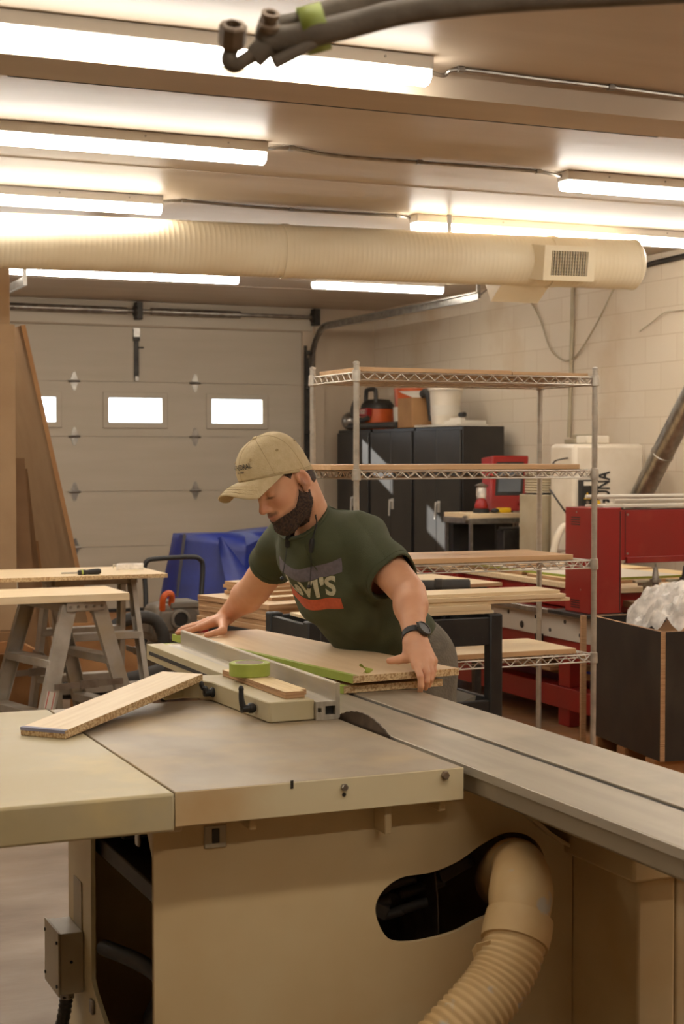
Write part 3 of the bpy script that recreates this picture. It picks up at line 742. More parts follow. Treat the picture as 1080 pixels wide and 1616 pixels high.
MB().box(1.3815, 4.1, .899, 1.3835, 4.75, .910).build('rear_rail_slot', M['rubber'], fe, smooth=False)
pl = [(1.19, 3.955), (1.246, 3.968), (1.282, 3.945), (1.303, 3.90), (1.318, 3.525), (1.324, 3.518), (1.4375, 3.522), (1.4375, 4.02), (1.383, 4.02), (1.30, 4.04), (1.20, 4.04)]
b = MB(); b.prism([(x, y, .8815) for x, y in pl], (0, 0, .049))
b.build('fence_body', M['laminate'], fe, bevel=.003, angle=.5)
def lever(px, py, up, h):
    p = at_x(px, py, 1.312); q = p+Vector((-.035, -.004, 0))
    b = MB(); b.cyl(p, q, .0095, n=14); b.lathe([(.011, 0), (.013, .004), (.013, .012), (.009, .016)], p-Vector((.002, 0, 0)), (-1, 0, 0), n=14)
    k = smooth_path([q+Vector((.008, 0, -.004)), q+Vector((.002, 0, .012)), q+Vector((.0, .002, h*.6))+up*.4, q+Vector((.0, .003, h))+up], 5)
    b.tube(k, [.0085-.003*i/len(k) for i in range(len(k))], n=10); b.ell(k[-1], (.007, .007, .009), nu=10, nv=6)
    return b
lever(402, 1117, Vector((0, 0, .0)), .048).build('lock_lever', M['black'], fe)
lever(342, 1092, Vector((-.006, .0, .0)), .022).build('lock_lever', M['black'], fe)

# ---- things on the saw
RB = Matrix.Rotation
A0 = Vector((.782, 3.545, .8812)); A1 = Vector((1.245, 3.965, .9315))
d = (A1-A0); Lb = d.length; xx = d.normalized(); yy = Vector((-xx.y, xx.x, 0)).normalized(); zz = xx.cross(yy)
Rm = Matrix((xx, yy, zz)).transposed()
lb = board('offcut_board', 'loose particle board offcut sloping from the saw top up onto the fence', 'wooden board', (A0+A1)/2, (Lb, .122, .019), face='maple', R=Rm)
b = MB(); b.box(-Lb/2-.0006, -.0605, .0125, -Lb/2+.012, .0605, .0196); o = b.build('edge_tape', M['tape_blue'], None, smooth=False, origin=(0, 0, 0)); o.parent = lb
# two plywood strips and the tape roll on the fence
rs = -.13
st1 = board('plywood_strip', 'longer pale plywood strip lying on the fence under the green tape', 'wood strip', (1.395, 3.775, .9308), (.052, .44, .017), rz=.02, face='strip', edge='plyedge')
st2 = board('plywood_strip', 'narrower plywood strip end showing beside the longer strip on the fence', 'wood strip', (1.434, 3.80, .9308), (.02, .40, .014), rz=.02, face='strip', edge='plyedge')
tr_ = thing('tape_roll', (1.393, 3.86, .948), 'roll of green masking tape lying flat on the plywood strip', 'tape roll')
b = MB(); b.lathe([(.0385, 0), (.0515, 0), (.053, .002), (.053, .032), (.0515, .034), (.0385, .034)], (1.393, 3.86, .9482), n=48, caps=False)
b.add([], [])
b.build('tape', M['tape_green'], tr_, angle=.5)
MB().lathe([(.0385, 0), (.0385, .0335), (.036, .0335), (.036, 0)], (1.393, 3.86, .9482), n=48, caps=False).build('cardboard_core', M['label_white'], tr_, angle=.5)
# the two work panels held by the person
def quad_panel(name, pts, z0, t, label, tape=None):
    b = MB(); b.prism([(x, y, z0) for x, y in pts], (0, 0, t)); b.mi = [0, 0]+[1]*len(pts)
    o = b.build(name, [M['melamine'], M['particle']], bevel=.001, angle=.4, origin=(pts[0][0], pts[0][1], z0))
    return tag(o, label, 'panel')
P2 = [(1.668, 3.878), (1.975, 3.90), (1.80, 5.04), (1.487, 4.99)]
P1 = [(1.685, 3.855), (2.018, 3.885), (1.842, 5.03), (1.53, 4.985)]
w2 = quad_panel('work_panel', P2, .8812, .019, 'lower of the two stacked particle board panels on the sliding table')
w1 = quad_panel('work_panel', P1, .911, .0195, 'upper particle board panel being pushed along the sliding table by the man')
# packing strips keep the upper panel off the lower one
def along(P, i, j, t): return Vector((P[i][0]+(P[j][0]-P[i][0])*t, P[i][1]+(P[j][1]-P[i][1])*t, 0))
def edge_tape(parent, P, z0, t, i, j, name='edge_tape', wid=.016):
    a = along(P, i, j, .0); c = along(P, i, j, 1.0); dn = (c-a).normalized(); nn = Vector((-dn.y, dn.x, 0))
    mid = sum((Vector((x, y, 0)) for x, y in P), Vector())/4
    if (mid-a).dot(nn) > 0: nn = -nn
    b = MB(); e = .0012
    b.add([a+nn*e+Vector((0, 0, z0-.0008)), c+nn*e+Vector((0, 0, z0-.0008)), c+nn*e+Vector((0, 0, z0+t+e)), a+nn*e+Vector((0, 0, z0+t+e)), c-nn*wid+Vector((0, 0, z0+t+e)), a-nn*wid+Vector((0, 0, z0+t+e))], [(0, 1, 2, 3), (3, 2, 4, 5)])
    return b.build(name, M['tape_green'], parent, smooth=False)
edge_tape(w1, P1, .911, .0195, 0, 3); edge_tape(w2, P2, .8812, .019, 0, 3); edge_tape(w2, P2, .8812, .019, 2, 3)
fl = MB(); c0 = Vector((1.735, 3.885, .9308))
fl.grid(lambda u, v: c0+Vector((.012*math.sin(v*5)+u*.028-.01, .02*v*math.cos(v*2)+.012*u, .001+.026*v*(1-.45*u)+.003*math.sin(u*7))), 6, 6)
fl.build('loose_tape_end', M['tape_green'], w1, solid=.0008)
spc = board('packing_strip', 'thin packing strip between the two stacked work panels', 'wood strip', (1.74, 4.42, .9002), (.12, .9, .0106), rz=.15, face='maple')
# ------------------------------------------------------------------ left side of the shop
# tall stacked sheets and the sheet leaning on them
board('sheet_stack', 'upright stack of brown fibreboard sheets at the photo edge, in front of the garage door', 'sheet goods', (1.25, 9.98, .42), (1.565, .10, 1.915), face='mdf', edge='mdf', bevel=.002)
board('sheet_stack', 'taller fibreboard sheet standing behind the upright stack, its top above the others', 'sheet goods', (1.25, 10.1, .42), (1.56, .06, 2.45), face='mdf', edge='mdf', bevel=.002)
b = thing('sheet_rack', (1.2, 10.1, 0), 'low wooden rack carrying the upright fibreboard sheets', 'rack')
MB().box(.4, 9.85, .34, 2.03, 10.3, .418).build('deck', M['mdf_dark'], b, bevel=.003)
for x in (.5, 1.2, 1.93): MB().box(x-.05, 9.88, .0, x+.05, 10.27, .339).build('leg', M['mdf_dark'], b, bevel=.003)
p0, p1 = Vector((2.60, 10.0, 0.002)), Vector((2.085, 10.0, 2.335))
xx = (p1-p0).normalized(); 
b = MB(); nrm = Vector((xx.z, 0, -xx.x))*.028
b.prism([p0, p0+nrm, p1+nrm, p1], (0, 1.22, 0))
b.mi = [1]*len(b.f)
b = MB(); b.prism([p0, p0+nrm, p1+nrm, p1], (0, 1.22, 0)); b.mi = [1, 1, 1, 0, 1, 0]
tag(b.build('leaning_sheet', [M['mdf'], M['cardboard']], smooth=False), 'big brown sheet leaning sideways against the upright stack', 'sheet goods')
for i, (x0, z1, x1, w, mt) in enumerate(((2.12, 1.5, 2.03, .10, 'mdf_dark'), (2.2, 1.25, 2.08, .05, 'cardboard'), (2.28, 1.43, 2.13, .06, 'mdf_dark'), (2.35, .95, 2.24, .04, 'cardboard'))):
    b = MB(); b.prism([(x0, 10.08+.1*i, .002), (x0+w, 10.08+.1*i, .002), (x1+w, 10.14+.1*i, z1), (x1, 10.14+.1*i, z1)], (0, .02, 0))
    lab = ['tallest of the narrow offcuts tucked under the leaning sheet', 'thin light brown offcut tucked under the leaning sheet', 'broad dark offcut standing nearest the leaning sheet', 'shortest offcut standing under the leaning sheet'][i]
    tag(b.build('offcut', M[mt], smooth=False), lab, 'wood offcut', 'offcuts under the leaning sheet')

# ---- aluminium trestles
def trestle(loc, rz, h, L, label, sticker=False, spread=.30):
    t = thing('trestle', (0, 0, 0), label, 'trestle', 'aluminium trestles')
    def rail(sx, sy, z):   # centre of a rail at height z
        k = 1-z/h
        return Vector((sx*(.075+(spread-.075)*k), sy*(L/2+.05*k), z))
    for sx in (-1, 1):
        for sy in (-1, 1):
            b = MB(); p, q = rail(sx, sy, .004), rail(sx, sy, h-.02)
            dn = (q-p).normalized(); acr = Vector((dn.z, 0, -dn.x))*1.0
            b.bar(p, q, .004, .075, up=acr)
            for e in (-1, 1): b.bar(p+acr*e*.0375-Vector((0, sy*.012, 0)), q+acr*e*.0375-Vector((0, sy*.012, 0)), .028, .004, up=acr)
            lg = b.build('leg', M['aluladder'], t, smooth=False)
            MB().bar(p+Vector((0, 0, 0)), p+dn*.05, .034, .086, up=acr).build('rubber_foot', M['rubber'], lg, smooth=False)
            if sticker and sy < 0 and sx < 0:
                b = MB(); u0, u1 = rail(sx, sy, .30), rail(sx, sy, .38); off = Vector((0, -.0035, 0))
                b.bar(u0+off, u1+off, .001, .05, up=acr); lw = b.build('sticker', M['label_white'], lg, smooth=False)
                for e in (-.016, .016): MB().bar(u0+acr*e+off*1.3, u1+acr*e+off*1.3, .0012, .004, up=acr).build('sticker_line', M['label_red'], lg, smooth=False)
    for sx in (-1, 1):
        for z in (.27, .53):
            z *= h/.84
            a, c = rail(sx, -1, z), rail(sx, 1, z)
            b = MB(); b.box(min(a.x, c.x)-.042, a.y+.003, z-.02, max(a.x, c.x)+.042, c.y-.003, z+.02); b.build('step', M['aluladder'], t, bevel=.004)
    b = MB(); b.box(-.10, -L/2-.015, h-.05, .10, L/2+.015, h); b.build('top_cap', M['aluladder'], t, bevel=.004)
    for sy in (-1, 1):
        b = MB(); b.box(-.105, sy*(L/2+.016)-.004, h-.045, .105, sy*(L/2+.016)+.004, h-.004); pl = b.build('rivet_plate', M['aluladder'], t, bevel=.002)
        for k in range(5): MB().cyl((-.085+k*.0425, sy*(L/2+.019), h-.025), (-.085+k*.0425, sy*(L/2+.024), h-.025), .008, n=8).build('rivet', M['galv'], pl)
        z = h*.5; a, c = rail(-1, sy, z), rail(1, sy, z)
        b = MB(); e = Vector((0, sy*.022, 0)); b.bar(a+e, c+e, .004, .03); b.box(-.05, a.y+e.y-.004, z-.02, .05, a.y+e.y+.004, z+.02)
        b.build('spreader', M['galv'], t, smooth=False)
        q0, q1 = rail(1, sy, h*.88), rail(1, sy, h*.62)
    t.location = loc; t.rotation_euler = (0, 0, rz)
    return t
trestle((1.83, 7.83, 0), .25, .805, .46, 'aluminium trestle with a red lined sticker, under the nearer of the two benches', sticker=True)
trestle((2.13, 8.47, 0), PI/2+.04, .868, .44, 'aluminium trestle under the end of the farther bench board, beside the grey blower')
trestle((1.28, 8.47, 0), PI/2-.1, .868, .44, 'aluminium trestle under the farther bench board, near the fibreboard stack', )
trestle((.95, 7.78, 0), .1, .805, .46, 'aluminium trestle at the photo edge under the nearer bench board')
board('bench_board', 'pale wooden board laid as the nearer bench top on aluminium trestles', 'wooden board', (1.35, 7.78, .8065), (1.5, .46, .036), rz=.0, face='maple', edge='maple')
board('bench_board', 'pale board bench top farther back with a screwdriver and safety glasses on it', 'wooden board', (1.62, 8.4, .8695), (1.68, .62, .022), rz=-.02, face='maple', edge='particle')
# screwdriver
sd = thing('screwdriver', at_z(125, 905, .895), 'screwdriver with a black and green handle on the farther bench board', 'screwdriver')
a, c = at_z(97, 906, .8995), at_z(150, 902, .9065); d = (c-a)
MB().cyl(a+Vector((0, 0, .005)), a+d*.5, .004, n=8).build('shank', M['galv'], sd)
b = MB(); b.lathe([(.006, 0), (.014, .005), (.016, .03), (.012, .05), (.0155, .075), (.0155, .115), (.012, .125)], a+d*.48, d, n=12); b.build('handle', M['black'], sd)
MB().lathe([(.0145, .018), (.0165, .02), (.0165, .027), (.0145, .03)], a+d*.48, d, n=12).build('handle_grip_band', M['tape_green'], sd)
# safety glasses
sg = thing('safety_glasses', at_z(205, 898, .8925), 'clear safety glasses lying on the farther bench board', 'safety glasses')
g0 = at_z(203, 900, .8925)
b = MB(); b.grid(lambda u, v: g0+Vector((-.075+.15*u, .03*math.sin(u*PI)-.03, .004+.036*v)), 12, 3); b.build('lens', M['bag'], sg, solid=.0015)
for s in (-1, 1): MB().tube(smooth_path([g0+Vector((s*.075, -.03, .03)), g0+Vector((s*.07, .05, .028)), g0+Vector((s*.06, .1, .008))], 4), .003, n=6).build('temple_arm', M['label_white'], sg)

# ---- clutter below the benches
board('wood_offcut', 'brown offcut standing on edge on the floor under the farther bench', 'wood offcut', (2.40, 9.2, .002), (.40, .02, .52), rz=-.25, face='brown_floorwood', edge='brown_floorwood', R=Matrix.Rotation(-.25, 3, 'Z') @ Matrix.Rotation(-.2, 3, 'X'))
b = thing('wooden_crate', (1.45, 9.1, 0), 'low wooden crate on the floor between the trestles', 'crate')
MB().box(1.0, 8.95, .03, 1.95, 9.5, .05).build('crate_base', M['brown_floorwood'], b, bevel=.003)
MB().box(1.0, 8.93, .03, 1.95, 8.949, .4).build('crate_side', M['brown_floorwood'], b, bevel=.003)
MB().box(1.0, 9.501, .03, 1.95, 9.52, .4).build('crate_side', M['brown_floorwood'], b, bevel=.003)
MB().box(1.951, 8.93, .03, 1.97, 9.52, .4).build('crate_side', M['brown_floorwood'], b, bevel=.003)
for x in (1.05, 1.9): MB().box(x-.04, 8.93, .002, x+.04, 9.5, .029).build('runner', M['brown_floorwood'], b)
b = MB(); random.seed(3)
def sack(u, v):
    a = u*2*PI; z = v
    r = (.26+.03*math.sin(3*a+4*z)+.02*math.sin(7*a))*math.sqrt(max(0.0, 1-(max(0, z-.35)/.65)**2.2))
    return Vector((1.43+r*1.2*math.cos(a), 9.65+r*.8*math.sin(a)*.5, .41+.0+.2*z+.012*math.sin(5*a+9*z)))
b.grid(sack, 30, 10); tag(b.build('dust_sack', M['filter'], subsurf=1), 'slumped grey dust sack behind the wooden crate near the fibreboard stack', 'sack')
MB_ = MB(); MB_.box(1.05, 9.53, .002, 1.85, 9.8, .396); tag(MB_.build('carton', M['cardboard'], bevel=.004), 'brown carton on the floor under the slumped dust sack', 'carton')
board('floor_plank', 'pale plank lying on the floor beside the trestle feet', 'wood plank', (2.72, 8.95, .002), (.5, .16, .03), rz=.3, face='maple', edge='maple')
tag(MB().tube(smooth_path([(2.05, 8.98, .17), (2.25, 8.9, .18), (2.5, 8.85, .22), (2.66, 8.8, .27)], 5), .055, n=14).cyl((2.3, 8.885, .185), (2.37, 8.875, .195), .063, n=16).build('vacuum_hose', M['rubber']), 'thick black hose with a cuff running over the floor behind the trestle', 'hose')

# ---- grey blower on a hand cart
bl = thing('blower', (2.93, 9.5, 0), 'grey wet vacuum blower with an orange clip and black round port', 'blower')
V0 = Vector((2.93, 9.5, 0))
MB().lathe([(.02, .06), (.17, .06), (.18, .08), (.18, .34), (.165, .36), (.02, .36)], V0, n=28).build('drum', M['vac_grey'], bl)
b = MB(); b.prism([(2.76, 9.36, .36), (3.06, 9.36, .36), (3.09, 9.36, .46), (3.05, 9.36, .57), (3.0, 9.36, .60), (2.95, 9.36, .605), (2.86, 9.36, .60), (2.78, 9.36, .585), (2.75, 9.36, .50)], (0, .28, 0))
b.box(2.74, 9.40, .40, 2.80, 9.60, .55); b.build('motor_head', M['vac_grey'], bl, bevel=.025)
b = MB(); b.box(2.80, 9.345, .43, 2.90, 9.37, .56); b.box(2.86, 9.35, .57, 3.05, 9.6, .615); b.build('head_ribs', M['vac_grey'], bl, bevel=.012)
pc = at_y(284, 977, 9.34)
b = MB(); b.lathe([(.062, .0), (.062, .07), (.052, .075), (.045, .075), (.043, .02)], pc+Vector((0, .045, 0)), (0, -1, 0), n=24); b.build('intake_port', M['vac_grey'], bl)
MB().cyl(pc+Vector((0, .03, 0)), pc+Vector((0, -.022, 0)), .042, n=20).build('port_bore', M['black'], bl)
ps = at_y(265, 950, 9.35)
b = MB(); b.tube(smooth_path([ps+Vector((-.03, .02, -.05)), ps+Vector((-.034, -.01, .02)), ps+Vector((-.01, -.012, .052)), ps+Vector((.02, -.01, .045)), ps+Vector((.03, .02, -.0)), ps+Vector((.03, .03, -.06))], 5), .02, n=8)
b.build('clip', M['orange'], bl)
b = MB(); b.cyl((3.04, 9.35, .43), (3.11, 9.35, .43), .05, n=16); b.build('side_cap', M['red'], bl)
for s in (-1, 1):
    MB().cyl((2.93+s*.2, 9.6, .062), (2.93+s*.16, 9.6, .062), .06, n=20).build('wheel', M['rubber'], bl)
    MB().cyl((2.93+s*.13, 9.36, .03), (2.93+s*.11, 9.36, .03), .028, n=14).build('caster', M['rubber'], bl)
hk = [at_y(228, 900, 9.78), at_y(232, 886, 9.78), at_y(246, 882, 9.78), at_y(300, 879, 9.78), at_y(315, 882, 9.78), at_y(320, 895, 9.78), at_y(318, 940, 9.74)]
b = MB(); pth = [Vector((hk[0].x-.02, 9.7, .3)), Vector((hk[0].x-.0, 9.75, .6))]+hk+[Vector((hk[6].x-.0, 9.7, .55)), Vector((hk[6].x-.02, 9.66, .3))]
b.tube(smooth_path(pth, 5), .016, n=10); b.build('push_handle', M['black'], bl)
MB().box(2.72, 9.62, .27, 3.2, 9.70, .31).build('handle_bracket', M['darksteel'], bl, bevel=.004)
b = MB(); hpth = smooth_path([at_y(168, 1008, 9.2), at_y(182, 988, 9.2), at_y(203, 977, 9.2), at_y(228, 974, 9.2), at_y(246, 980, 9.2), at_y(256, 997, 9.2), at_y(259, 1015, 9.2), at_y(254, 1042, 9.2)], 6)
b.tube(hpth, [.037+.003*(i % 2) for i in range(len(hpth))], n=14); b.build('intake_hose', M['rubber'], bl)

# ---- blue tarpaulin over something bulky
def tarp_pt(u, v):
    # u runs round the heap, v up
    prof = [(3.74, 12.2), (4.3, 12.0), (5.0, 12.1), (5.35, 12.4), (5.3, 13.0), (4.6, 13.25), (3.9, 13.05), (3.72, 12.6)]
    n = len(prof); f = u*n; i = int(f) % n; t = f-int(f); t = t*t*(3-2*t)
    x = prof[i][0]*(1-t)+prof[(i+1) % n][0]*t; y = prof[i][1]*(1-t)+prof[(i+1) % n][1]*t
    cx, cy = 4.5, 12.6
    k = 1-.20*v
    top = .86+.03*math.sin(x*4.1)-.06*max(0, 1-abs(x-4.27)/.25)
    fold = .022*math.sin(u*62+2*math.sin(v*3))*(1-v*.7)+.03*math.sin(u*23+1)*(1-v)
    d = Vector((x-cx, y-cy, 0)).normalized()
    return Vector((cx+(x-cx)*k, cy+(y-cy)*k, 0))+d*fold+Vector((0, 0, top*v**.9))
tp_ = thing('tarp_cover', (4.5, 12.6, 0), 'blue tarpaulin draped over a bulky heap in front of the garage door', 'tarpaulin')
b = MB(); b.grid(tarp_pt, 96, 16)
topring = [tarp_pt(i/96, 1) for i in range(96)]
cz = Vector((4.5, 12.6, .875))
b.add(topring+[cz], [(i, (i+1) % 96, 96) for i in range(96)])
# pinched ridge of cloth over a hidden corner
b.build('tarp_cloth', M['tarp'], tp_, angle=1.4)
rd = MB()
a0, a1 = at_y(349, 850, 12.2), at_y(382, 925, 11.97)
rd.grid(lambda u, v: a0.lerp(a1, v)+Vector(((u-.5)*(.05+.22*v), -.05*math.sin(u*PI)*(1-.3*v)+.03-.05*v, .02*math.sin(u*PI)*(1-v))), 10, 10)
rd.build('tarp_fold', M['tarp'], tp_, angle=1.4)
fl = MB(); fl.grid(lambda u, v: Vector((3.83-.07*v+.04*u, 12.1+.2*u, .87-.5*v+.02*math.sin(u*3))), 6, 6)
fl.build('tarp_underside', M['tarp_grey'], tp_, angle=1.4)

# ---- low table with the stacked panels (behind the man)
RZ = .21
pa = Vector((2.56, 6.62, 0)); ct = Vector((2.93, 7.1, 0))
def pq(u, v, z): # u across (+X-ish), v away
    return Vector((2.47+u*math.cos(RZ)-v*math.sin(RZ), 6.58+u*math.sin(RZ)+v*math.cos(RZ), z))
tb = thing('low_table', pq(.5, .45, 0), 'low dark work table carrying the stack of grained panels behind the man', 'table')
for (u, v) in ((.06, .06), (.94, .06), (.06, .58), (.94, .58)):
    MB().cyl(pq(u, v, 0), pq(u, v, .70), .03, n=12).build('leg', M['darksteel'], tb)
b = MB(); b.prism([pq(0, 0, .70), pq(1, 0, .70), pq(1, .65, .70), pq(0, .65, .70)], (0, 0, .03)); b.build('top', M['cart'], tb, bevel=.003)
pan = []
PL = ['lowest grained panel of the brown stack behind the man', 'second grained panel from the bottom of the brown stack', 'third grained panel from the bottom of the brown stack', 'fourth grained panel from the bottom of the brown stack', 'fifth grained panel, topmost full size one of the brown stack']
for i in range(5):
    o = board('grained_panel', PL[i], 'panel', pq(.5+.006*(i % 2), .33-.008*(i % 3), .731+i*.0246), (1.0, .63-.01*(i % 2), .024), rz=RZ, face='melamine', edge='plyedge', group='stacked panels behind the man')
for i, (u, v, w, l, lab) in enumerate(((.55, .36, .86, .46, 'smaller panel lying across the top of the brown stack'), (.5, .42, .72, .36, 'narrower panel on the small pile above the brown stack'), (.42, .44, .62, .3, 'thin reddish panel in the small pile above the brown stack'), (.40, .45, .58, .26, 'topmost panel of the small pile above the brown stack'))):
    board('grained_panel', lab, 'panel', pq(u, v, .7312+5*.0246+.0005+i*.0166), (w, l, .016), rz=RZ+.05*(i-1), face=('maple', 'maple', 'melamine', 'melamine')[i], edge='plyedge', group='stacked panels behind the man')

# ---- black cart with long maple boards
cx0, cx1, cy0, cy1, ch = 2.17, 2.985, 5.38, 5.83, .905
ct_ = thing('utility_cart', ((cx0+cx1)/2, 5.6, 0), 'black two shelf utility cart with slotted corner posts behind the man', 'cart')
for x in (cx0, cx1-.055):
    for y in (cy0, cy1-.055):
        b = MB(); b.box(x, y, .09, x+.055, y+.055, ch); po = b.build('corner_post', M['cart'], ct_, bevel=.006)
        MB().cyl((x+.0275-.012, y+.0275, .046), (x+.0275+.012, y+.0275, .046), .045, n=20).build('caster', M['rubber'], ct_)
b = MB(); b.box(cx0+.03, cy0+.006, ch-.12, cx1-.03, cy0+.03, ch-.012); b.box(cx0+.03, cy1-.03, ch-.12, cx1-.03, cy1-.006, ch-.012)
b.box(cx0+.006, cy0+.03, ch-.12, cx0+.03, cy1-.03, ch-.012); b.box(cx1-.03, cy0+.03, ch-.12, cx1-.006, cy1-.03, ch-.012); b.box(cx0+.03, cy0+.03, ch-.1, cx1-.03, cy1-.03, ch-.085)
b.build('upper_tray', M['cart'], ct_, bevel=.004)
hl = MB()
for k in range(16): hl.cyl((cx0+.1+k*.042, cy0+.0062, ch-.095), (cx0+.1+k*.042, cy0+.004, ch-.095), .006, n=8)
hl.build('tray_holes', M['black'], ct_)
b = MB(); b.box(cx0+.02, cy0+.006, .50, cx1-.02, cy0+.03, .57); b.box(cx0+.02, cy1-.03, .50, cx1-.02, cy1-.006, .57); b.box(cx1-.03, cy0+.03, .50, cx1-.006, cy1-.03, .57); b.box(cx0+.006, cy0+.03, .50, cx0+.03, cy1-.03, .57); b.box(cx0+.03, cy0+.03, .505, cx1-.03, cy1-.03, .52)
b.build('lower_tray', M['cart'], ct_, bevel=.004)
tag(MB().prism([at_y(700, 1113, cy0+.06), at_y(748, 1112, cy0+.06), at_y(752, 1098, cy0+.06), at_y(728, 1108, cy0+.06)], (0, .18, 0)).build('cloth_scrap', M['filter']), 'crumpled grey cloth lying in the lower tray of the black cart', 'cloth')
z = ch+.001
for i, (x0, x1, y0, w, t, lab) in enumerate(((2.2, 2.955, 5.40, .24, .012, 'thin dark edged board lowest on the black cart'), (2.24, 2.945, 5.40, .24, .022, 'short maple board second from the bottom on the black cart'), (2.3, 3.31, 5.42, .20, .013, 'long maple board reaching past the cart, its tip farthest out'), (2.28, 3.285, 5.41, .21, .016, 'long maple board just below the topmost on the black cart'), (2.3, 3.27, 5.43, .19, .013, 'topmost long maple board on the black cart'))):
    board('maple_board', lab, 'wooden board', ((x0+x1)/2, y0+w/2, z), (x1-x0, w, t), face='maple', edge='maple', group='maple boards on the black cart'); z += t+.0006


# ---- chrome wire rack
wx0, wx1, wy0, wy1 = 2.645, 3.80, 6.02, 6.50
wr = thing('wire_rack', ((wx0+wx1)/2, (wy0+wy1)/2, 0), 'tall chrome wire rack with four shelves, between the cart and the red router', 'shelving rack')
SH = [.632, 1.05, 1.452, 1.862]
for x in (wx0, wx1):
    for y in (wy0, wy1):
        b = MB(); prof = []
        for k in range(75): prof += [(.0127, .02+k*.025), (.0127, .043+k*.025), (.0118, .044+k*.025)]
        b.lathe(prof, (x, y, 0), n=14); po = b.build('post', M['chrome'], wr, angle=.5)
        b = MB(); b.lathe([(.016, 0), (.016, .006), (.007, .008), (.007, .022)], (x, y, 0), n=12); b.build('levelling_foot', M['galv'], po)
        MB().lathe([(.014, 0), (.014, .01), (.004, .014)], (x, y, 1.895), n=14).build('post_cap', M['chrome'], po)
def wire(b, p, q, r): b.cyl(p, q, r, n=6, caps=False)
for zs_ in SH:
    b = MB()
    for (p, q) in (((wx0, wy0), (wx1, wy0)), ((wx0, wy1), (wx1, wy1)), ((wx0, wy0), (wx0, wy1)), ((wx1, wy0), (wx1, wy1))):
        p, q = Vector((*p, zs_)), Vector((*q, zs_)); d = (q-p); Ld = d.length; d.normalize(); dz = Vector((0, 0, .032))
        wire(b, p+d*.015, q-d*.015, .0034); wire(b, p+d*.015-dz, q-d*.015-dz, .0034)
        n = max(4, int(round((Ld-.04)/.062))); pts = [p+d*(.02+(Ld-.04)*k/(2*n))+(-dz*.93 if k % 2 else -dz*.07) for k in range(2*n+1)]
        for k in range(2*n): wire(b, pts[k], pts[k+1], .0027)
    for k in range(3):
        yy_ = wy0+(wy1-wy0)*(k+1)/4; wire(b, (wx0, yy_, zs_-.004), (wx1, yy_, zs_-.004), .003); wire(b, (wx0, yy_, zs_-.03), (wx1, yy_, zs_-.03), .003)
    for k in range(46):
        xx_ = wx0+.02+(wx1-wx0-.04)*k/45; wire(b, (xx_, wy0, zs_+.0038), (xx_, wy1, zs_+.0038), .0019)
    sh = b.build('shelf', M['chrome'], wr, angle=1.0)
    for x in (wx0, wx1):
        for y in (wy0, wy1):
            MB().lathe([(.0175, -.038), (.0195, -.036), (.0175, .008), (.0145, .010)], (x, y, zs_), n=16).build('collar', M['chrome'], sh)
gz = .006
board('shelf_board', 'longer brown board on the top shelf of the wire rack, above the black cabinets', 'shelf board', (3.03, 6.26, SH[3]+gz), (.72, .44, .018), rz=.01, face='shelfwood', edge='shelfwood', group='boards on the wire rack')
board('shelf_board', 'shorter thin brown board on the top shelf of the wire rack', 'shelf board', (3.59, 6.26, SH[3]+gz), (.38, .43, .014), rz=-.005, face='shelfwood', edge='shelfwood', group='boards on the wire rack')
board('shelf_board', 'long brown board at eye level on the second shelf down of the wire rack', 'shelf board', (3.14, 6.26, SH[2]+gz), (1.20, .43, .021), rz=.004, face='shelfwood', edge='shelfwood', group='boards on the wire rack')
board('shelf_board', 'long board on the third shelf down of the wire rack, just right of the shirt', 'shelf board', (3.16, 6.26, SH[1]+gz), (1.1, .42, .022), rz=.0, face='shelfwood', edge='shelfwood', group='boards on the wire rack')
board('shelf_board', 'long pale board on the lowest shelf of the wire rack behind the black cart', 'shelf board', (3.2, 6.26, SH[0]+gz), (1.05, .43, .022), rz=.0, face='maple', edge='shelfwood', group='boards on the wire rack')

# ---- black lidless crate beside the rack
cr = thing('crate', (4.6, 6.45, 0), 'open black plywood crate full of plastic film and cardboard beside the wire rack', 'crate')
q0 = Vector((4.165, 6.03, 0)); q1 = Vector((4.275, 6.80, 0)); dY = (q1-q0); dX = Vector((dY.y, -dY.x, 0)).normalized()*.95
def cq(u, v, z): return q0+dX*u+dY*v+Vector((0, 0, z))
def wallpanel(u0, v0, u1, v1, u2, v2, u3, v3, z0, z1):
    b = MB(); b.prism([cq(u0, v0, z0), cq(u1, v1, z0), cq(u2, v2, z0), cq(u3, v3, z0)], (0, 0, z1-z0)); return b
e = .02; f = .026
def crate_side(args):
    b = wallpanel(*args); b.mi = [1, 1, 0, 0, 0, 0]; return b.build('side', [M['crate'], M['plyedge']], cr, smooth=False)
crate_side((0, .0, e, .0, e, 1, 0, 1, .12, .715)); crate_side((1-e, 0, 1, 0, 1, 1, 1-e, 1, .12, .715))
crate_side((e, 0, 1-e, 0, 1-e, f, e, f, .12, .715)); crate_side((e, 1-f, 1-e, 1-f, 1-e, 1, e, 1, .12, .715))
b = wallpanel(e, f, 1-e, f, 1-e, 1-f, e, 1-f, .12, .14); b.build('bottom', M['crate'], cr, smooth=False)
b = wallpanel(-.002, -.004, .022, -.004, .022, .0, -.002, .0, .12, .716); b.build('corner_edge', M['plyedge'], cr, smooth=False)
for v in (.05, .45, .85): wallpanel(-.01, v, 1.01, v, 1.01, v+.12, -.01, v+.12, .04, .119).build('skid', M['brown_floorwood'], cr, smooth=False)
for u in (.05, .85): wallpanel(u, 0, u+.1, 0, u+.1, 1, u, 1, .002, .039).build('skid_plank', M['brown_floorwood'], cr, smooth=False)
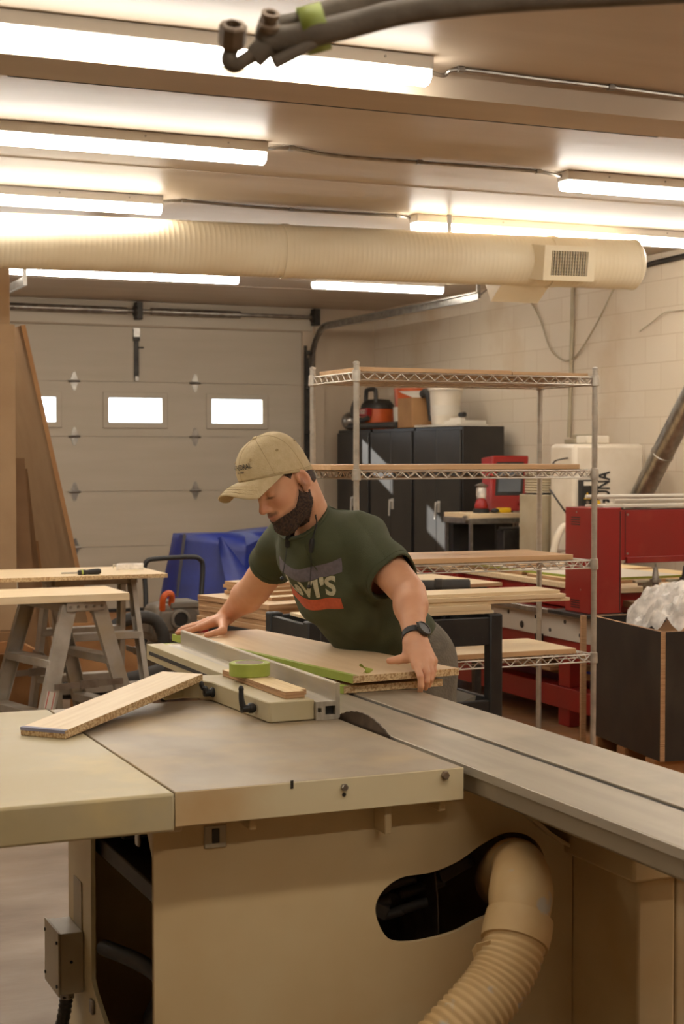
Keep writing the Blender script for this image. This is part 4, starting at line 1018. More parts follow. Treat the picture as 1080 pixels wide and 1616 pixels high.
# packing film heap
def film(u, v):
    a = u*2*PI; rr = v
    h = .25*(1-rr**2)**.8+.05*math.sin(4*a+5*rr)*rr*(1-rr*.4)+.04*abs(math.sin(4.5*a-6*rr))*rr+.026*math.sin(17*a+11*rr)*rr+.014*math.sin(31*a-23*rr)*rr
    p = cq(.42+.36*rr*math.cos(a), .56+.42*rr*math.sin(a), .66+h*.95)
    return p
b = MB(); b.grid(film, 80, 16); tag(b.build('plastic_film', M['bag'], angle=.25), 'heap of clear crumpled plastic film in the black crate', 'plastic film')
def curl(u, v):
    a = -.4+u*2.4
    return cq(.1+.36*u, .22+.30*v, .66+.11*math.sin(a)*1.0)
b = MB(); b.grid(curl, 16, 4); tag(b.build('cardboard_piece', M['cardboard'], solid=.005), 'curled piece of cardboard in front of the film in the black crate', 'cardboard')
b = MB(); b.prism([cq(.46, .10, .58), cq(.72, .05, .58), cq(.80, .05, .92), cq(.52, .18, .80)], (.02, .01, 0)); tag(b.build('cardboard_piece', M['cardboard'], smooth=False), 'flat cardboard flap standing at the near corner of the black crate', 'cardboard')
for i, (u, v, z, s) in enumerate(((.3, .3, .2, .3), (.65, .6, .2, .34))):
    b = MB(); b.obox(cq(u, v, .145+s/2), (s, s*.8, s), rotz(.3+i)); tag(b.build('packing_carton', M['cardboard'], bevel=.004), ['brown carton inside the black crate under the curled cardboard', 'brown carton deep inside the black crate under the film'][i], 'carton')
# ply sheet edge standing behind the rack post
board('plywood_strip', 'narrow plywood strip standing upright between the wire rack and the black crate', 'wood strip', tuple(at_y(921, 1000, 6.66))[:2]+(.002,), (.026, .03, .73), rz=-.3, face='plyedge', edge='plyedge')
# ------------------------------------------------------------------ CNC router (red)
GX = 4.52
cn = thing('cnc_router', (5.5, 8.8, 0), 'big red gantry router machine with a sheet table at the block wall', 'CNC machine')
BX0, BX1, BY0, BY1, BZ = 4.66, 5.68, 7.28, 10.25, .80
MB().box(BX0, BY0, BZ-.03, BX1, BY1, BZ).build('spoilboard', M['maple'], cn, bevel=.003)
b = MB(); b.box(BX0+.03, BY0+.03, BZ-.14, BX1-.03, BY1-.03, BZ-.031); b.build('bed_frame', M['red'], cn, bevel=.004)
for k in range(6):
    y = BY0+.3+k*.46
    for e in (0, .06): MB().box(BX0-.02, y+e, BZ-.10, BX0+.029, y+e+.03, BZ-.04).build('clamp_block', M['red'], cn, smooth=False)
b = MB(); b.box(BX0-.05, BY0-.12, .49, BX0-.035, BY1, .64); rlp = b.build('rail_plate', M['label_white'], cn, bevel=.002)
for k in range(18):
    y = BY0+.0+k*.16; zz = .59-.06*(k % 2); MB().cyl((BX0-.0495, y, zz), (BX0-.0525, y, zz), .012 if k % 5 else .022, n=10).build('bolt_hole', M['darksteel'], rlp)
MB().box(BX0-.10, BY0-.12, .625, BX0-.051, BY1, .655).build('linear_rail', M['galv'], cn, bevel=.004)
b = MB(); b.box(BX0-.034, BY0-.1, .38, BX0+.05, BY1, .489); b.build('side_beam', M['red'], cn, bevel=.004)
b = MB(); b.box(BX0-.045, BY0+.05, .10, BX0+.06, BY1, .22); b.build('foot_beam', M['red'], cn, bevel=.004)
for y in (BY0+.3, BY0+2.1, BY1-.3):
    MB().box(BX0-.03, y, .001, BX0+.045, y+.12, .099).build('frame_foot', M['red'], cn, bevel=.003); MB().box(BX0-.03, y, .221, BX0+.045, y+.12, .379).build('frame_leg', M['red'], cn, bevel=.003)
b = MB(); b.box(BX0+.05, BY0, .62, BX1-.05, BY1, .65); b.box(BX1-.15, BY0, .001, BX1-.05, BY1, .62); b.build('inner_frame', M['red'], cn, smooth=False)
MB().box(BX0+.07, BY0-.05, .26, BX1-.2, BY1-.2, .30).build('storage_deck', M['brown_floorwood'], cn, smooth=False)
for y in (BY0+.55, BY0+1.35): MB().box(BX0-.08, y, .44, BX0-.051, y+.05, .50).build('limit_switch', M['black'], cn, bevel=.003)
# gantry
gx0, gy0, gy1 = 4.50, 7.16, 7.42
MB().box(gx0-.05, gy0-.02, .656, gx0+.22, gy1+.1, .676).build('carriage', M['darksteel'], cn, bevel=.002)
colm = MB().box(gx0, gy0, .677, gx0+.19, gy1, 1.24).build('gantry_column', M['red'], cn, bevel=.003)
v = MB()
for z in (.70, 1.145):
    for k in range(4): v.box(gx0-.0008, gy1-.15, z+k*.0125, gx0+.001, gy1-.06, z+.006+k*.0125)
v.build('vent_slots', M['black'], colm, smooth=False)
v = MB(); v.box(gx0+.178, gy0-.0008, .69, gx0+.183, gy0+.001, 1.22)
v.build('panel_gap', M['black'], colm, smooth=False)
MB().cyl((gx0-.001, gy1-.115, 1.215), (gx0+.001, gy1-.115, 1.215), .006, n=8).build('panel_screw', M['galv'], colm)
MB().cyl((gx0-.001, gy1-.16, .8), (gx0-.002, gy1-.16, .8), .004, n=8).build('panel_screw', M['galv'], colm)
bm_ = MB().box(gx0+.192, gy0+.05, .955, BX1+.1, gy1-.05, 1.225).build('gantry_beam', M['red'], cn, bevel=.003)
MB().box(gx0+.245, gy0+.028, .94, BX1+.1, gy0+.049, .972).build('beam_lip', M['red'], bm_, bevel=.002)
MB().box(gx0+.2435, gy0+.0485, .975, gx0+.2465, gy0+.0505, 1.22).build('beam_seam', M['black'], bm_, smooth=False)
for z in (.99, 1.2): MB().cyl((gx0+.26, gy0+.0505, z), (gx0+.26, gy0+.047, z), .006, n=8).build('beam_screw', M['galv'], bm_)
MB().box(gx0+.1, gy0+.04, 1.2405, BX1+.1, gy1-.04, 1.252).build('beam_cover', M['label_white'], bm_, smooth=False)
MB().cyl((gx0+.18, gy0+.06, 1.272), (BX1+.1, gy0+.06, 1.272), .013, n=10).build('top_rail', M['label_white'], bm_)
MB().cyl((gx0-.02, gy0+.02, 1.30), (BX1+.1, gy0+.0, 1.30), .011, n=10).build('cable_pole', M['label_white'], bm_)
MB().box(gx0+.19, gy0+.12, 1.226, gx0+.28, gy0+.16, 1.262).build('cable_clamp', M['label_white'], bm_, bevel=.003)
MB().box(gx0+.93, gy0-.12, .9, gx0+1.2, gy0+.04, 1.5).build('spindle_head', M['black'], cn, bevel=.01)
# tool rack along the near end: forks and a tool holder
b = MB(); b.box(BX0+.1, BY0-.16, .70, BX1, BY0-.03, .735); b.build('tool_rail', M['mdf'], cn, bevel=.003)
for k, x in enumerate((4.87, 5.08, 5.30)):
    b = MB(); y = BY0-.1
    b.box(x-.045, y-.02, .815, x+.045, y+.03, .835); b.box(x-.018, y-.01, .736, x+.018, y+.02, .815); b.box(x-.10, y-.035, .835, x+.0, y-.005, .85)
    b.build('tool_fork', M['grey_box'], cn, bevel=.003)
th_ = thing('tool_holder', (5.0, BY0-.2, .74), 'steel cone tool holder standing in the fork at the front of the red router', 'tool holder')
hp_ = at_y(1035, 918, BY0-.17)
b = MB(); b.lathe([(.006, -.11), (.008, -.04), (.016, -.035), (.018, -.005), (.031, -.002), (.031, .014), (.02, .016), (.011, .075), (.006, .078), (.005, .1)], hp_, n=18); b.build('cone', M['galv'], th_)
th2 = thing('tool_holder', (5.2, BY0-.2, .74), 'second tool holder in the fork at the photo edge, before the red router', 'tool holder')
hp_ = at_y(1082, 915, BY0-.17)
b = MB(); b.lathe([(.006, -.11), (.008, -.04), (.016, -.035), (.018, -.005), (.031, -.002), (.031, .014), (.02, .016), (.011, .075), (.006, .078), (.005, .1)], hp_, n=18); b.build('cone', M['darksteel'], th2)
# sheets on the bed
board('router_sheet', 'large pale plywood sheet lying at the back of the red router table', 'sheet goods', (5.18, 9.25, BZ+.001), (.94, 1.9, .018), rz=.02, face='strip', edge='plyedge')
o = board('router_sheet', 'white sheet with a green taped edge lying near the red column on the router table', 'sheet goods', (5.03, 8.3, BZ+.0195), (.6, 1.5, .014), rz=.05, face='label_white', edge='tape_green')
board('router_sheet', 'short pale board on top of the sheets on the router table', 'sheet goods', (5.1, 8.75, BZ+.034), (.55, .6, .018), rz=-.05, face='maple', edge='shelfwood')
board('router_sheet', 'large pale sheet at the front of the router table below the gantry beam', 'sheet goods', (5.18, 7.85, BZ+.001), (.96, .66, .018), rz=.0, face='strip', edge='plyedge')
board('floor_offcut', 'brown offcut sheet leaning on the lower frame of the red router', 'wood offcut', (4.75, 8.2, .302), (.4, .9, .02), rz=.1, face='brown_floorwood', edge='plyedge')
tag(MB().box(4.72, 7.5, .302, 4.86, 7.56, .31).build('blue_marker', M['tarp']), 'small blue strip on the lower deck of the red router', 'strip')
board('shop_table_top', 'thin pale sheets lying on the dark stand behind the raised arm', 'sheet goods', (3.8, 8.45, .79), (.84, 1.5, .02), rz=.1, face='maple', edge='plyedge')
stn = thing('sheet_stand', (3.8, 8.45, 0), 'dark steel stand holding thin sheets behind the wire rack', 'stand')
for u in (-.36, .36):
    for v_ in (-.65, .65): MB().box(3.8+u-.02, 8.45+v_-.02, .001, 3.8+u+.02, 8.45+v_+.02, .76).build('leg', M['darksteel'], stn, smooth=False)
MB().box(3.4, 7.75, .7605, 4.2, 9.15, .789).build('top_frame', M['darksteel'], stn, bevel=.003)
# dust tube of the sander
dtb = thing('dust_tube', at_d(690, 917, 7.6)-Vector((0, 0, .06)), 'short black dust hose with a clamp lying on the thin sheets behind the raised arm', 'hose')
a, c = Vector((3.05, 7.65, .865)), Vector((3.6, 7.78, .868))
a, c = at_d(640, 915, 8.0), at_d(742, 917, 8.0); dz_ = .812+.0415-a.z
a.z += dz_; c.z += dz_; c.z = a.z
d = (c-a).normalized()
MB().cyl(a, c-d*.14, .036, n=20).build('hose', M['rubber'], dtb)
MB().lathe([(.02, 0), (.04, 0), (.041, .14), (.036, .146), (.034, .12)], c-d*.146, d, n=20).build('cuff', M['rubber'], dtb)
MB().lathe([(.037, -.02), (.0425, -.018), (.0425, .018), (.037, .02)], c-d*.16, d, n=20).build('clamp', M['darksteel'], dtb)

# ---- black steel cabinets against the block wall
def steel_cabinet(y0, y1, label):
    x0, x1, h = 6.2, 6.62, 1.765
    t = thing('steel_cabinet', ((x0+x1)/2, (y0+y1)/2, 0), label, 'cabinet', 'black steel cabinets')
    MB().box(x0+.02, y0, .05, x1, y1, h).build('body', M['cabinet'], t, bevel=.004)
    MB().box(x0+.05, y0+.02, .001, x1-.02, y1-.02, .0495).build('plinth', M['black'], t)
    ym = (y0+y1)/2
    for i, (a, c) in enumerate(((y0+.012, ym-.002), (ym+.002, y1-.012))):
        d_ = MB().box(x0, a, .07, x0+.0195, c, h-.03).build('door', M['cabinet'], t, bevel=.004)
        if i == 0:
            b = MB(); b.box(x0-.012, ym-.075, 1.02, x0-.0005, ym-.035, 1.12); b.cyl((x0-.012, ym-.055, 1.10), (x0-.04, ym-.055, 1.10), .012, n=10); b.bar((x0-.035, ym-.055, 1.11), (x0-.04, ym-.055, .96), .016, .012, up=(1, 0, 0))
            b.build('handle', M['bright_metal'], d_, bevel=.002)
    return t
steel_cabinet(11.92, 12.83, 'black steel two door cabinet nearest the red console, its plain side showing')
steel_cabinet(12.87, 13.78, 'black steel two door cabinet in the middle of the row, under the white bucket')
steel_cabinet(13.82, 14.6, 'black steel cabinet at the far end of the row by the garage door')
CT = 1.766
# shop vac
sv = thing('shop_vacuum', (6.4, 14.12, CT), 'orange and black wet dry vacuum standing on the far black cabinet', 'vacuum cleaner')
Vc = Vector((6.42, 14.10, CT))
b = MB(); b.lathe([(.02, .0), (.16, 0), (.165, .02), (.155, .2), (.02, .2)], Vc, n=24); b.build('tank', M['orange'], sv)
b = MB(); b.lathe([(.158, .2), (.165, .205), (.16, .24), (.12, .29), (.02, .30)], Vc, n=24); b.build('motor_head', M['darksteel'], sv)
b = MB(); b.tube(smooth_path([Vc+Vector((-.07, .12, .26)), Vc+Vector((-.07, .11, .36)), Vc+Vector((-.07, .08, .39)), Vc+Vector((-.07, -.08, .39)), Vc+Vector((-.07, -.11, .36)), Vc+Vector((-.07, -.12, .26))], 5), .022, n=8); b.build('carry_handle', M['darksteel'], sv)
b = MB(); b.tube(smooth_path([Vc+Vector((-.12, .2, .34)), Vc+Vector((-.19, .17, .2)), Vc+Vector((-.2, .08, .11)), Vc+Vector((-.19, -.05, .09)), Vc+Vector((-.16, -.14, .11))], 6), .024, n=10); b.build('hose', M['rubber'], sv)
vs, fs = text_mesh('RIDGID', .055, .0015); b = MB(); b.add([Vc+Vector((-.172-.0*v.x, -v.x, .17+v.y)) for v in vs], fs); b.build('badge_lettering', M['label_white'], sv, smooth=False)
b = MB(); b.box(Vc.x-.171, Vc.y-.13, CT+.13, Vc.x-.12, Vc.y+.13, CT+.205); b.build('badge_plate', M['red'], sv, bevel=.003)
tag(MB().ell((6.3, 14.48, CT+.09), (.09, .1, .09)).build('duct_ball', M['galv']), 'crumpled shiny metal duct elbow at the far end of the cabinet tops', 'duct elbow')
def bucket(c, r, h, m, name='bucket'):
    b = MB(); b.lathe([(.02, 0), (r*.86, 0), (r*.87, .005), (r, h), (r*1.04, h), (r*1.04, h+.012), (r*.97, h+.012), (r*.84, .012), (.02, .012)], c, n=28); return b
ob = thing('bucket', (6.42, 13.35, CT), 'orange bucket stuffed with a torn cardboard box on the middle black cabinet', 'bucket')
bucket((6.42, 13.35, CT), .155, .36, 'orange').build('pail', M['orange'], ob)
MB().lathe([(.158, .06), (.1585, .06), (.165, .2), (.164, .2)], (6.42, 13.35, CT), n=28, caps=False).build('pail_label', M['white_plastic'], ob)
tag(MB().box(6.2, 12.87, CT+.001, 6.5, 13.17, CT+.27).build('torn_carton', M['cardboard'], bevel=.004), 'torn brown carton between the orange and white buckets on the cabinets', 'carton')
tag(MB().prism([(6.22, 12.9, CT+.272), (6.48, 12.9, CT+.272), (6.46, 13.1, CT+.34), (6.2, 13.14, CT+.33)], (0, 0, .006)).build('packing_paper', M['label_white'], smooth=False), 'crumpled white packing paper on top of the torn carton', 'paper')
tag(MB().tube(smooth_path([(6.3, 12.84, CT+.3), (6.3, 12.78, CT+.31), (6.32, 12.75, CT+.27), (6.34, 12.73, CT+.06)], 4), .04, n=10).build('hose_end', M['rubber']), 'short black hose end poking out beside the white bucket', 'hose')
wbk = thing('bucket', (6.36, 12.52, CT+.02), 'white plastic bucket with a lid and faded label on the black cabinets', 'bucket')
bucket((6.36, 12.52, CT+.022), .14, .285, 'white').build('pail', M['white_plastic'], wbk)
MB().lathe([(.01, .299), (.152, .299), (.155, .305), (.15, .32), (.01, .322)], (6.36, 12.52, CT+.022), n=28).build('lid', M['white_plastic'], wbk)
MB().lathe([(.129, .08), (.1305, .08), (.1325, .17), (.131, .17)], (6.36, 12.52, CT+.022), n=28, caps=False).build('faded_label', M['label_white'], wbk)
board('white_sheet', 'thin white sheet under the white bucket on the cabinet tops', 'sheet', (6.36, 12.42, CT+.001), (.3, .84, .018), face='label_white', edge='label_white')
tag(MB().cyl((6.212, 14.3, CT+.032), (6.212, 13.2, CT+.032), .03, n=16).build('black_pipe', M['rubber']), 'black plastic pipe lying along the front of the cabinet tops', 'pipe')
tag(MB().box(6.25, 12.02, CT+.02, 6.5, 12.33, CT+.05).box(6.27, 12.06, CT+.0505, 6.32, 12.26, CT+.075).build('jig', M['label_white'], bevel=.003), 'small pale wooden jig on the cabinet end nearest the red console', 'jig')
tag(MB().cyl((6.3, 12.04, CT+.099), (6.3, 12.12, CT+.099), .022, n=12).build('clamp_knob', M['black']), 'black clamp knob lying on the pale wooden jig', 'clamp')

# ---- console, stand and lantern
st = thing('console_stand', (5.98, 11.0, 0), 'small side table with a white edged top before the black cabinet', 'table')
MB().box(5.73, 10.85, 1.03, 6.17, 11.3, 1.065).build('table_top', M['maple'], st, bevel=.002)
MB().box(5.725, 10.845, .985, 6.172, 11.305, 1.0295).build('apron', M['galv'], st, bevel=.003)
for x in (5.745, 6.15):
    for y in (10.87, 11.28): MB().box(x-.012, y-.012, .001, x+.012, y+.012, .984).build('leg', M['galv'], st, smooth=False)
MB().box(5.76, 11.2, .2, 6.14, 11.29, .97).build('back_panel', M['black'], st, smooth=False)
MB().cyl((5.70, 10.9, 1.02), (5.725, 10.9, 1.02), .03, n=12).build('knob', M['galv'], st)
cs = thing('control_console', (6.3, 11.2, 0), 'red control console with a sloping touch screen next to the black cabinet', 'control console')
yc0, yc1 = 11.02, 11.4
c0 = at_y(772, 806, 10.98); 
b = MB()
xa, xb = 5.98, 6.3
prof = [(10.98, 1.068), (11.02, 1.068), (11.22, 1.52), (11.42, 1.52), (11.42, 1.0), (11.32, 1.0), (11.32, 1.067)]
fr_ = [(x, 10.98, 1.075) for x in (xa, xb)]; 
sl0, sl1 = Vector((xa, 11.0, 1.075)), Vector((xa+.135, 11.2, 1.515))
w_ = Vector((.33, 0, 0))
b.add([sl0, sl0+w_, sl1+w_, sl1, sl0+Vector((0, .12, 0)), sl0+w_+Vector((0.02, .12, 0)), sl1+w_+Vector((.1, .2, -.02)), sl1+Vector((0, .2, -.02))], [(0, 1, 2, 3), (4, 7, 6, 5), (0, 4, 5, 1), (3, 2, 6, 7), (0, 3, 7, 4), (1, 5, 6, 2)])
b.build('housing', M['red'], cs, bevel=.012)
def cpt(u, v, o=0):  # on the sloping face
    e1 = w_; e2 = sl1-sl0; nn = e1.cross(e2).normalized()
    if nn.y > 0: nn = -nn
    return sl0+e1*u+e2*v+nn*o
b = MB(); b.add([cpt(.12, .28, .003), cpt(.88, .28, .003), cpt(.88, .88, .003), cpt(.12, .88, .003), cpt(.12, .28, -.01), cpt(.88, .28, -.01), cpt(.88, .88, -.01), cpt(.12, .88, -.01)], [(0, 1, 2, 3), (4, 7, 6, 5), (0, 4, 5, 1), (1, 5, 6, 2), (2, 6, 7, 3), (3, 7, 4, 0)])
b.build('screen_bezel', M['black'], cs)
b = MB(); b.add([cpt(.19, .34, .005), cpt(.81, .34, .005), cpt(.81, .82, .005), cpt(.19, .82, .005)], [(0, 1, 2, 3)]); b.build('screen', M['screen'], cs, smooth=False)
b = MB(); b.cyl(cpt(.8, .14, .0), cpt(.8, .14, .03), .02, n=12); b.build('stop_button', M['red'], cs)
MB().box(6.2, 11.3, .001, 6.36, 11.42, 1.07).build('pedestal', M['darksteel'], cs)
la = thing('lantern', at_y(766, 806, 11.0), 'red camping lantern with a clear globe on the small side table', 'lantern')
lc = Vector((5.905, 11.0, 1.066))
MB().lathe([(.02, 0), (.065, 0), (.065, .03), (.055, .035), (.02, .035)], lc, n=20).build('foot', M['black'], la)
MB().lathe([(.052, .036), (.055, .05), (.04, .10), (.025, .115), (.01, .115)], lc, n=20).build('fuel_base', M['red'], la)
MB().lathe([(.03, .116), (.04, .135), (.04, .19), (.03, .205)], lc, n=20, caps=False).build('globe', M['bag'], la)
MB().lathe([(.01, .206), (.05, .206), (.055, .215), (.02, .23), (.008, .235)], lc, n=20).build('top_vent', M['galv'], la)
b = MB()
for k in range(4):
    a = k*PI/2+.4; b.cyl(lc+Vector((.043*math.cos(a), .043*math.sin(a), .105)), lc+Vector((.043*math.cos(a), .043*math.sin(a), .21)), .003, n=6)
b.build('globe_guard', M['galv'], la)
tag(MB().box(6.02, 10.9, 1.0662, 6.12, 10.98, 1.105).build('yellow_tape_measure', M['yellow'], bevel=.008), 'yellow tape measure on the small side table by the console', 'tape measure')
tag(MB().ell((5.99, 10.93, 1.085), (.035, .03, .018)).build('sanding_pad', M['black']), 'black pad beside the yellow tape measure on the side table', 'sanding pad')
# chair like bracket in front of the stand
ch_ = thing('tool_caddy', (6.0, 10.7, 0), 'dark tool stand with an angled arm in front of the side table', 'tool stand')
MB().box(5.93, 10.68, .001, 6.1, 10.8, .94).build('post', M['darksteel'], ch_, bevel=.004)
MB().tube(smooth_path([(6.2, 10.7, 1.12), (6.2, 10.7, 1.0), (6.17, 10.7, .955), (6.05, 10.7, .95), (5.9, 10.7, .95)], 5), .018, n=10).build('arm', M['darksteel'], ch_)

# ---- dust collector with its filter drum
fd = thing('filter_drum', (6.2, 10.3, 0), 'grey pleated dust filter drum standing beside the white dust collector', 'dust filter')
fc = Vector((6.11, 10.35, 0))
b = MB(); prof = [(.02, .02)]
N = 120; ring0 = []
def drum(z0, z1, r, amp, n):
    b = MB(); k = 2*n; vs = []
    for z in (z0, z1):
        for j in range(k):
            a = 2*PI*j/k; rr = r-amp*(j % 2); vs.append((fc.x+rr*math.cos(a), fc.y+rr*math.sin(a), z))
    b.add(vs, [(j, (j+1) % k, k+(j+1) % k, k+j) for j in range(k)]+[tuple(range(k))[::-1], tuple(range(k, 2*k))]); return b
drum(.35, 1.14, .165, .012, 44).build('pleats', M['filter'], fd, smooth=False)
MB().lathe([(.02, 1.14), (.172, 1.14), (.172, 1.23), (.02, 1.235)], fc, n=32).build('band', M['darksteel'], fd)
b = MB(); prof = []
for k in range(10): prof += [(.165, 1.24+k*.02), (.158, 1.25+k*.02)]
b.lathe(prof, fc, n=32); b.build('ribbed_sleeve', M['grey_box'], fd)
MB().box(fc.x-.175, fc.y-.18, .3, fc.x-.02, fc.y+.1, 1.225).build('front_cover', M['grey_box'], fd, bevel=.006)
MB().lathe([(.02, .001), (.16, .001), (.16, .298), (.02, .298)], fc, n=28).build('dust_bin', M['darksteel'], fd)
dc = thing('dust_collector', (6.4, 9.95, 0), 'tall cream dust collector with black vertical lettering by the block wall', 'dust collector')
MB().box(6.0, 9.78, .8, 6.6, 10.12, 1.60).build('housing', M['white_plastic'], dc, bevel=.03)
MB().lathe([(.1, .55), (.24, .799)], (6.3, 9.95, 0), n=24).build('hopper', M['white_plastic'], dc)
MB().lathe([(.02, .12), (.22, .12), (.22, .548), (.02, .549)], (6.3, 9.95, 0), n=28).build('collection_drum', M['filter'], dc)
vs, fs = text_mesh('LAGUNA', .16, .004)
tcn = at_y(953, 815, 9.778)
b = MB(); b.add([Vector((tcn.x-v.y*1.0, 9.777, 1.215+v.x*.57)) for v in vs], fs); b.build('lettering', M['ink'], dc, smooth=False)
p0, p1 = at_y(913, 757, 9.775), at_y(938, 800, 9.775)
cp_ = MB().box(p0.x, 9.72, p1.z, p1.x, 9.778, p0.z).build('switch_box', M['black'], dc, bevel=.004)
MB().box(p0.x+.012, 9.7185, p0.z-.042, p1.x-.005, 9.7195, p0.z-.012).build('white_sticker', M['label_white'], cp_, smooth=False)
wt = Vector(((p0.x+p1.x)/2-.025, 9.719, (p0.z+p1.z)/2-.02))
MB().prism([wt+Vector((-.028, 0, -.02)), wt+Vector((.028, 0, -.02)), wt+Vector((0, 0, .03))], (0, -.001, 0)).build('warning_triangle', M['yellow'], cp_, smooth=False)
MB().box(wt.x-.003, 9.7168, wt.z-.006, wt.x+.003, 9.7178, wt.z+.014).build('warning_mark', M['ink'], cp_, smooth=False)
MB().cyl((wt.x, 9.7195, p1.z+.035), (wt.x, 9.71, p1.z+.035), .012, n=12).build('button', M['galv'], cp_)
MB().cyl((p1.x-.012, 9.7195, p1.z+.03), (p1.x-.012, 9.70, p1.z+.03), .02, n=12).build('knob', M['yellow'], cp_)
MB().box(6.15, 9.86, 1.601, 6.35, 10.0, 1.66).build('top_plate', M['white_plastic'], dc, bevel=.01)
leg = smooth_path([(5.72, 9.7, .55), (5.80, 9.7, .88), (5.84, 9.7, .98), (5.88, 9.7, 1.015), (5.93, 9.7, 1.0), (5.95, 9.7, .94), (5.955, 9.7, .5), (5.955, 9.7, .02)], 5)
MB().tube(leg, .026, n=12).build('tube_frame', M['white_plastic'], dc)
MB().box(5.86, 9.68, .80, 6.1, 9.72, .83).build('tube_brace', M['white_plastic'], dc)
cbl = MB().tube(smooth_path([at_y(872, 735, 9.76), at_y(876, 728, 9.76), at_y(885, 725, 9.8), at_y(900, 722, 9.9)], 5), .006, n=6); cbl.build('cord', M['black'], dc)
MB().tube(smooth_path([at_y(868, 772, 9.76), at_y(880, 790, 9.72), at_y(893, 808, 9.7), at_y(905, 822, 9.7)], 5), .007, n=6).build('cord', M['black'], dc)
# switch box and junction on the wall above
eb = thing('wall_switch', at_x(920, 710, XR-.08), 'grey electrical disconnect box on the block wall above the dust collector', 'electrical box')
a, c = at_x(906, 690, XR-.001), at_x(936, 732, XR-.001)
MB().box(XR-.012, c.y, c.z, XR-.0015, a.y, a.z+.02).build('back_plate', M['grey_box'], eb, smooth=False)
MB().box(XR-.11, c.y+.08, c.z+.06, XR-.0125, a.y-.08, a.z-.02).build('switch_body', M['darksteel'], eb, bevel=.012)
MB().box(XR-.13, c.y+.06, a.z-.055, XR-.0125, a.y-.06, a.z-.015).build('hood', M['grey_box'], eb, bevel=.008)
jb2 = thing('wall_junction', at_x(893, 725, XR-.05), 'small junction box at the foot of the vertical wall conduit', 'electrical box')
a, c = at_x(888, 716, XR-.001), at_x(903, 733, XR-.001)
MB().box(XR-.07, c.y, c.z, XR-.001, a.y, a.z).build('box', M['grey_box'], jb2, bevel=.005)
# slanted galvanised pipe
gpipe = thing('metal_pipe', (6.45, 9.3, 1.1), 'shiny galvanised duct pipe slanting up against the block wall', 'duct pipe')
a, c = Vector((6.40, 9.75, 1.16)), Vector((6.52, 8.65, 2.32))
a = at_x(1003, 800, 6.45); c = at_x(1082, 645, 6.45); dv = (c-a); c = a+dv*1.9
dn = dv.normalized()
MB().cyl(a, c, .078, n=28).build('pipe', M['galv'], gpipe)
for s in (.55, 1.3): MB().lathe([(.079, -.012), (.083, -.008), (.083, .008), (.079, .012)], a+dv*s, dn, n=28).build('joint_band', M['galv'], gpipe)
b = MB(); b.cyl(a-dn*.01, a+dn*.06, .084, n=28); b.build('end_collar', M['galv'], gpipe)
b = MB(); 
# ------------------------------------------------------------------ the man at the saw
# signed distance shapes, blended and turned into one continuous skin
class Cap:
    def __init__(s, a, b, ra, rb=None, k=.02, op='u'):
        s.a = np.array(a, float); s.b = np.array(b, float); s.ra = ra; s.rb = ra if rb is None else rb; s.k = k; s.op = op
    def d(s, P):
        ab = s.b-s.a; t = np.clip(((P-s.a)@ab)/max(ab@ab, 1e-12), 0, 1)
        return np.linalg.norm(P-s.a-t[:, None]*ab, axis=1)-(s.ra+(s.rb-s.ra)*t)
class Ell:
    def __init__(s, c, r, R=None, k=.02, op='u'):
        s.c = np.array(c, float); s.r = np.array(r, float); s.R = np.eye(3) if R is None else np.array(R, float); s.k = k; s.op = op
    def d(s, P):
        q = (P-s.c)@s.R; k0 = np.linalg.norm(q/s.r, axis=1); k1 = np.linalg.norm(q/(s.r**2), axis=1)
        return np.where(k0 < 1e-6, -s.r.min(), k0*(k0-1)/np.maximum(k1, 1e-9))
class Fn:
    def __init__(s, f, op='u', k=.01): s.f = f; s.op = op; s.k = k
    def d(s, P): return s.f(P)
def combine(prims, P):
    D = None
    for p in prims:
        d = p.d(P)
        if D is None: D = d; continue
        k = p.k
        if p.op == 'u':
            h = np.maximum(k-np.abs(D-d), 0)/k; D = np.minimum(D, d)-h*h*k*.25
        elif p.op == 's':
            h = np.maximum(k-np.abs(D+d), 0)/k; D = np.maximum(D, -d)+h*h*k*.25
        elif p.op == 'i': D = np.maximum(D, d)
    return D
def cull(prims, c, rad):
    ds = [(p.d(c[None])[0] if p.op == 'u' and not isinstance(p, Fn) else None) for p in prims]
    m = min(d for d in ds if d is not None)
    out = []
    for p, d in zip(prims, ds):
        if d is None:
            if p.op == 's' and not isinstance(p, Fn) and p.d(c[None])[0] > rad*1.2+.05: continue
            out.append(p)
        elif d < m+2.2*rad+.10 or not out: out.append(p)
    return out
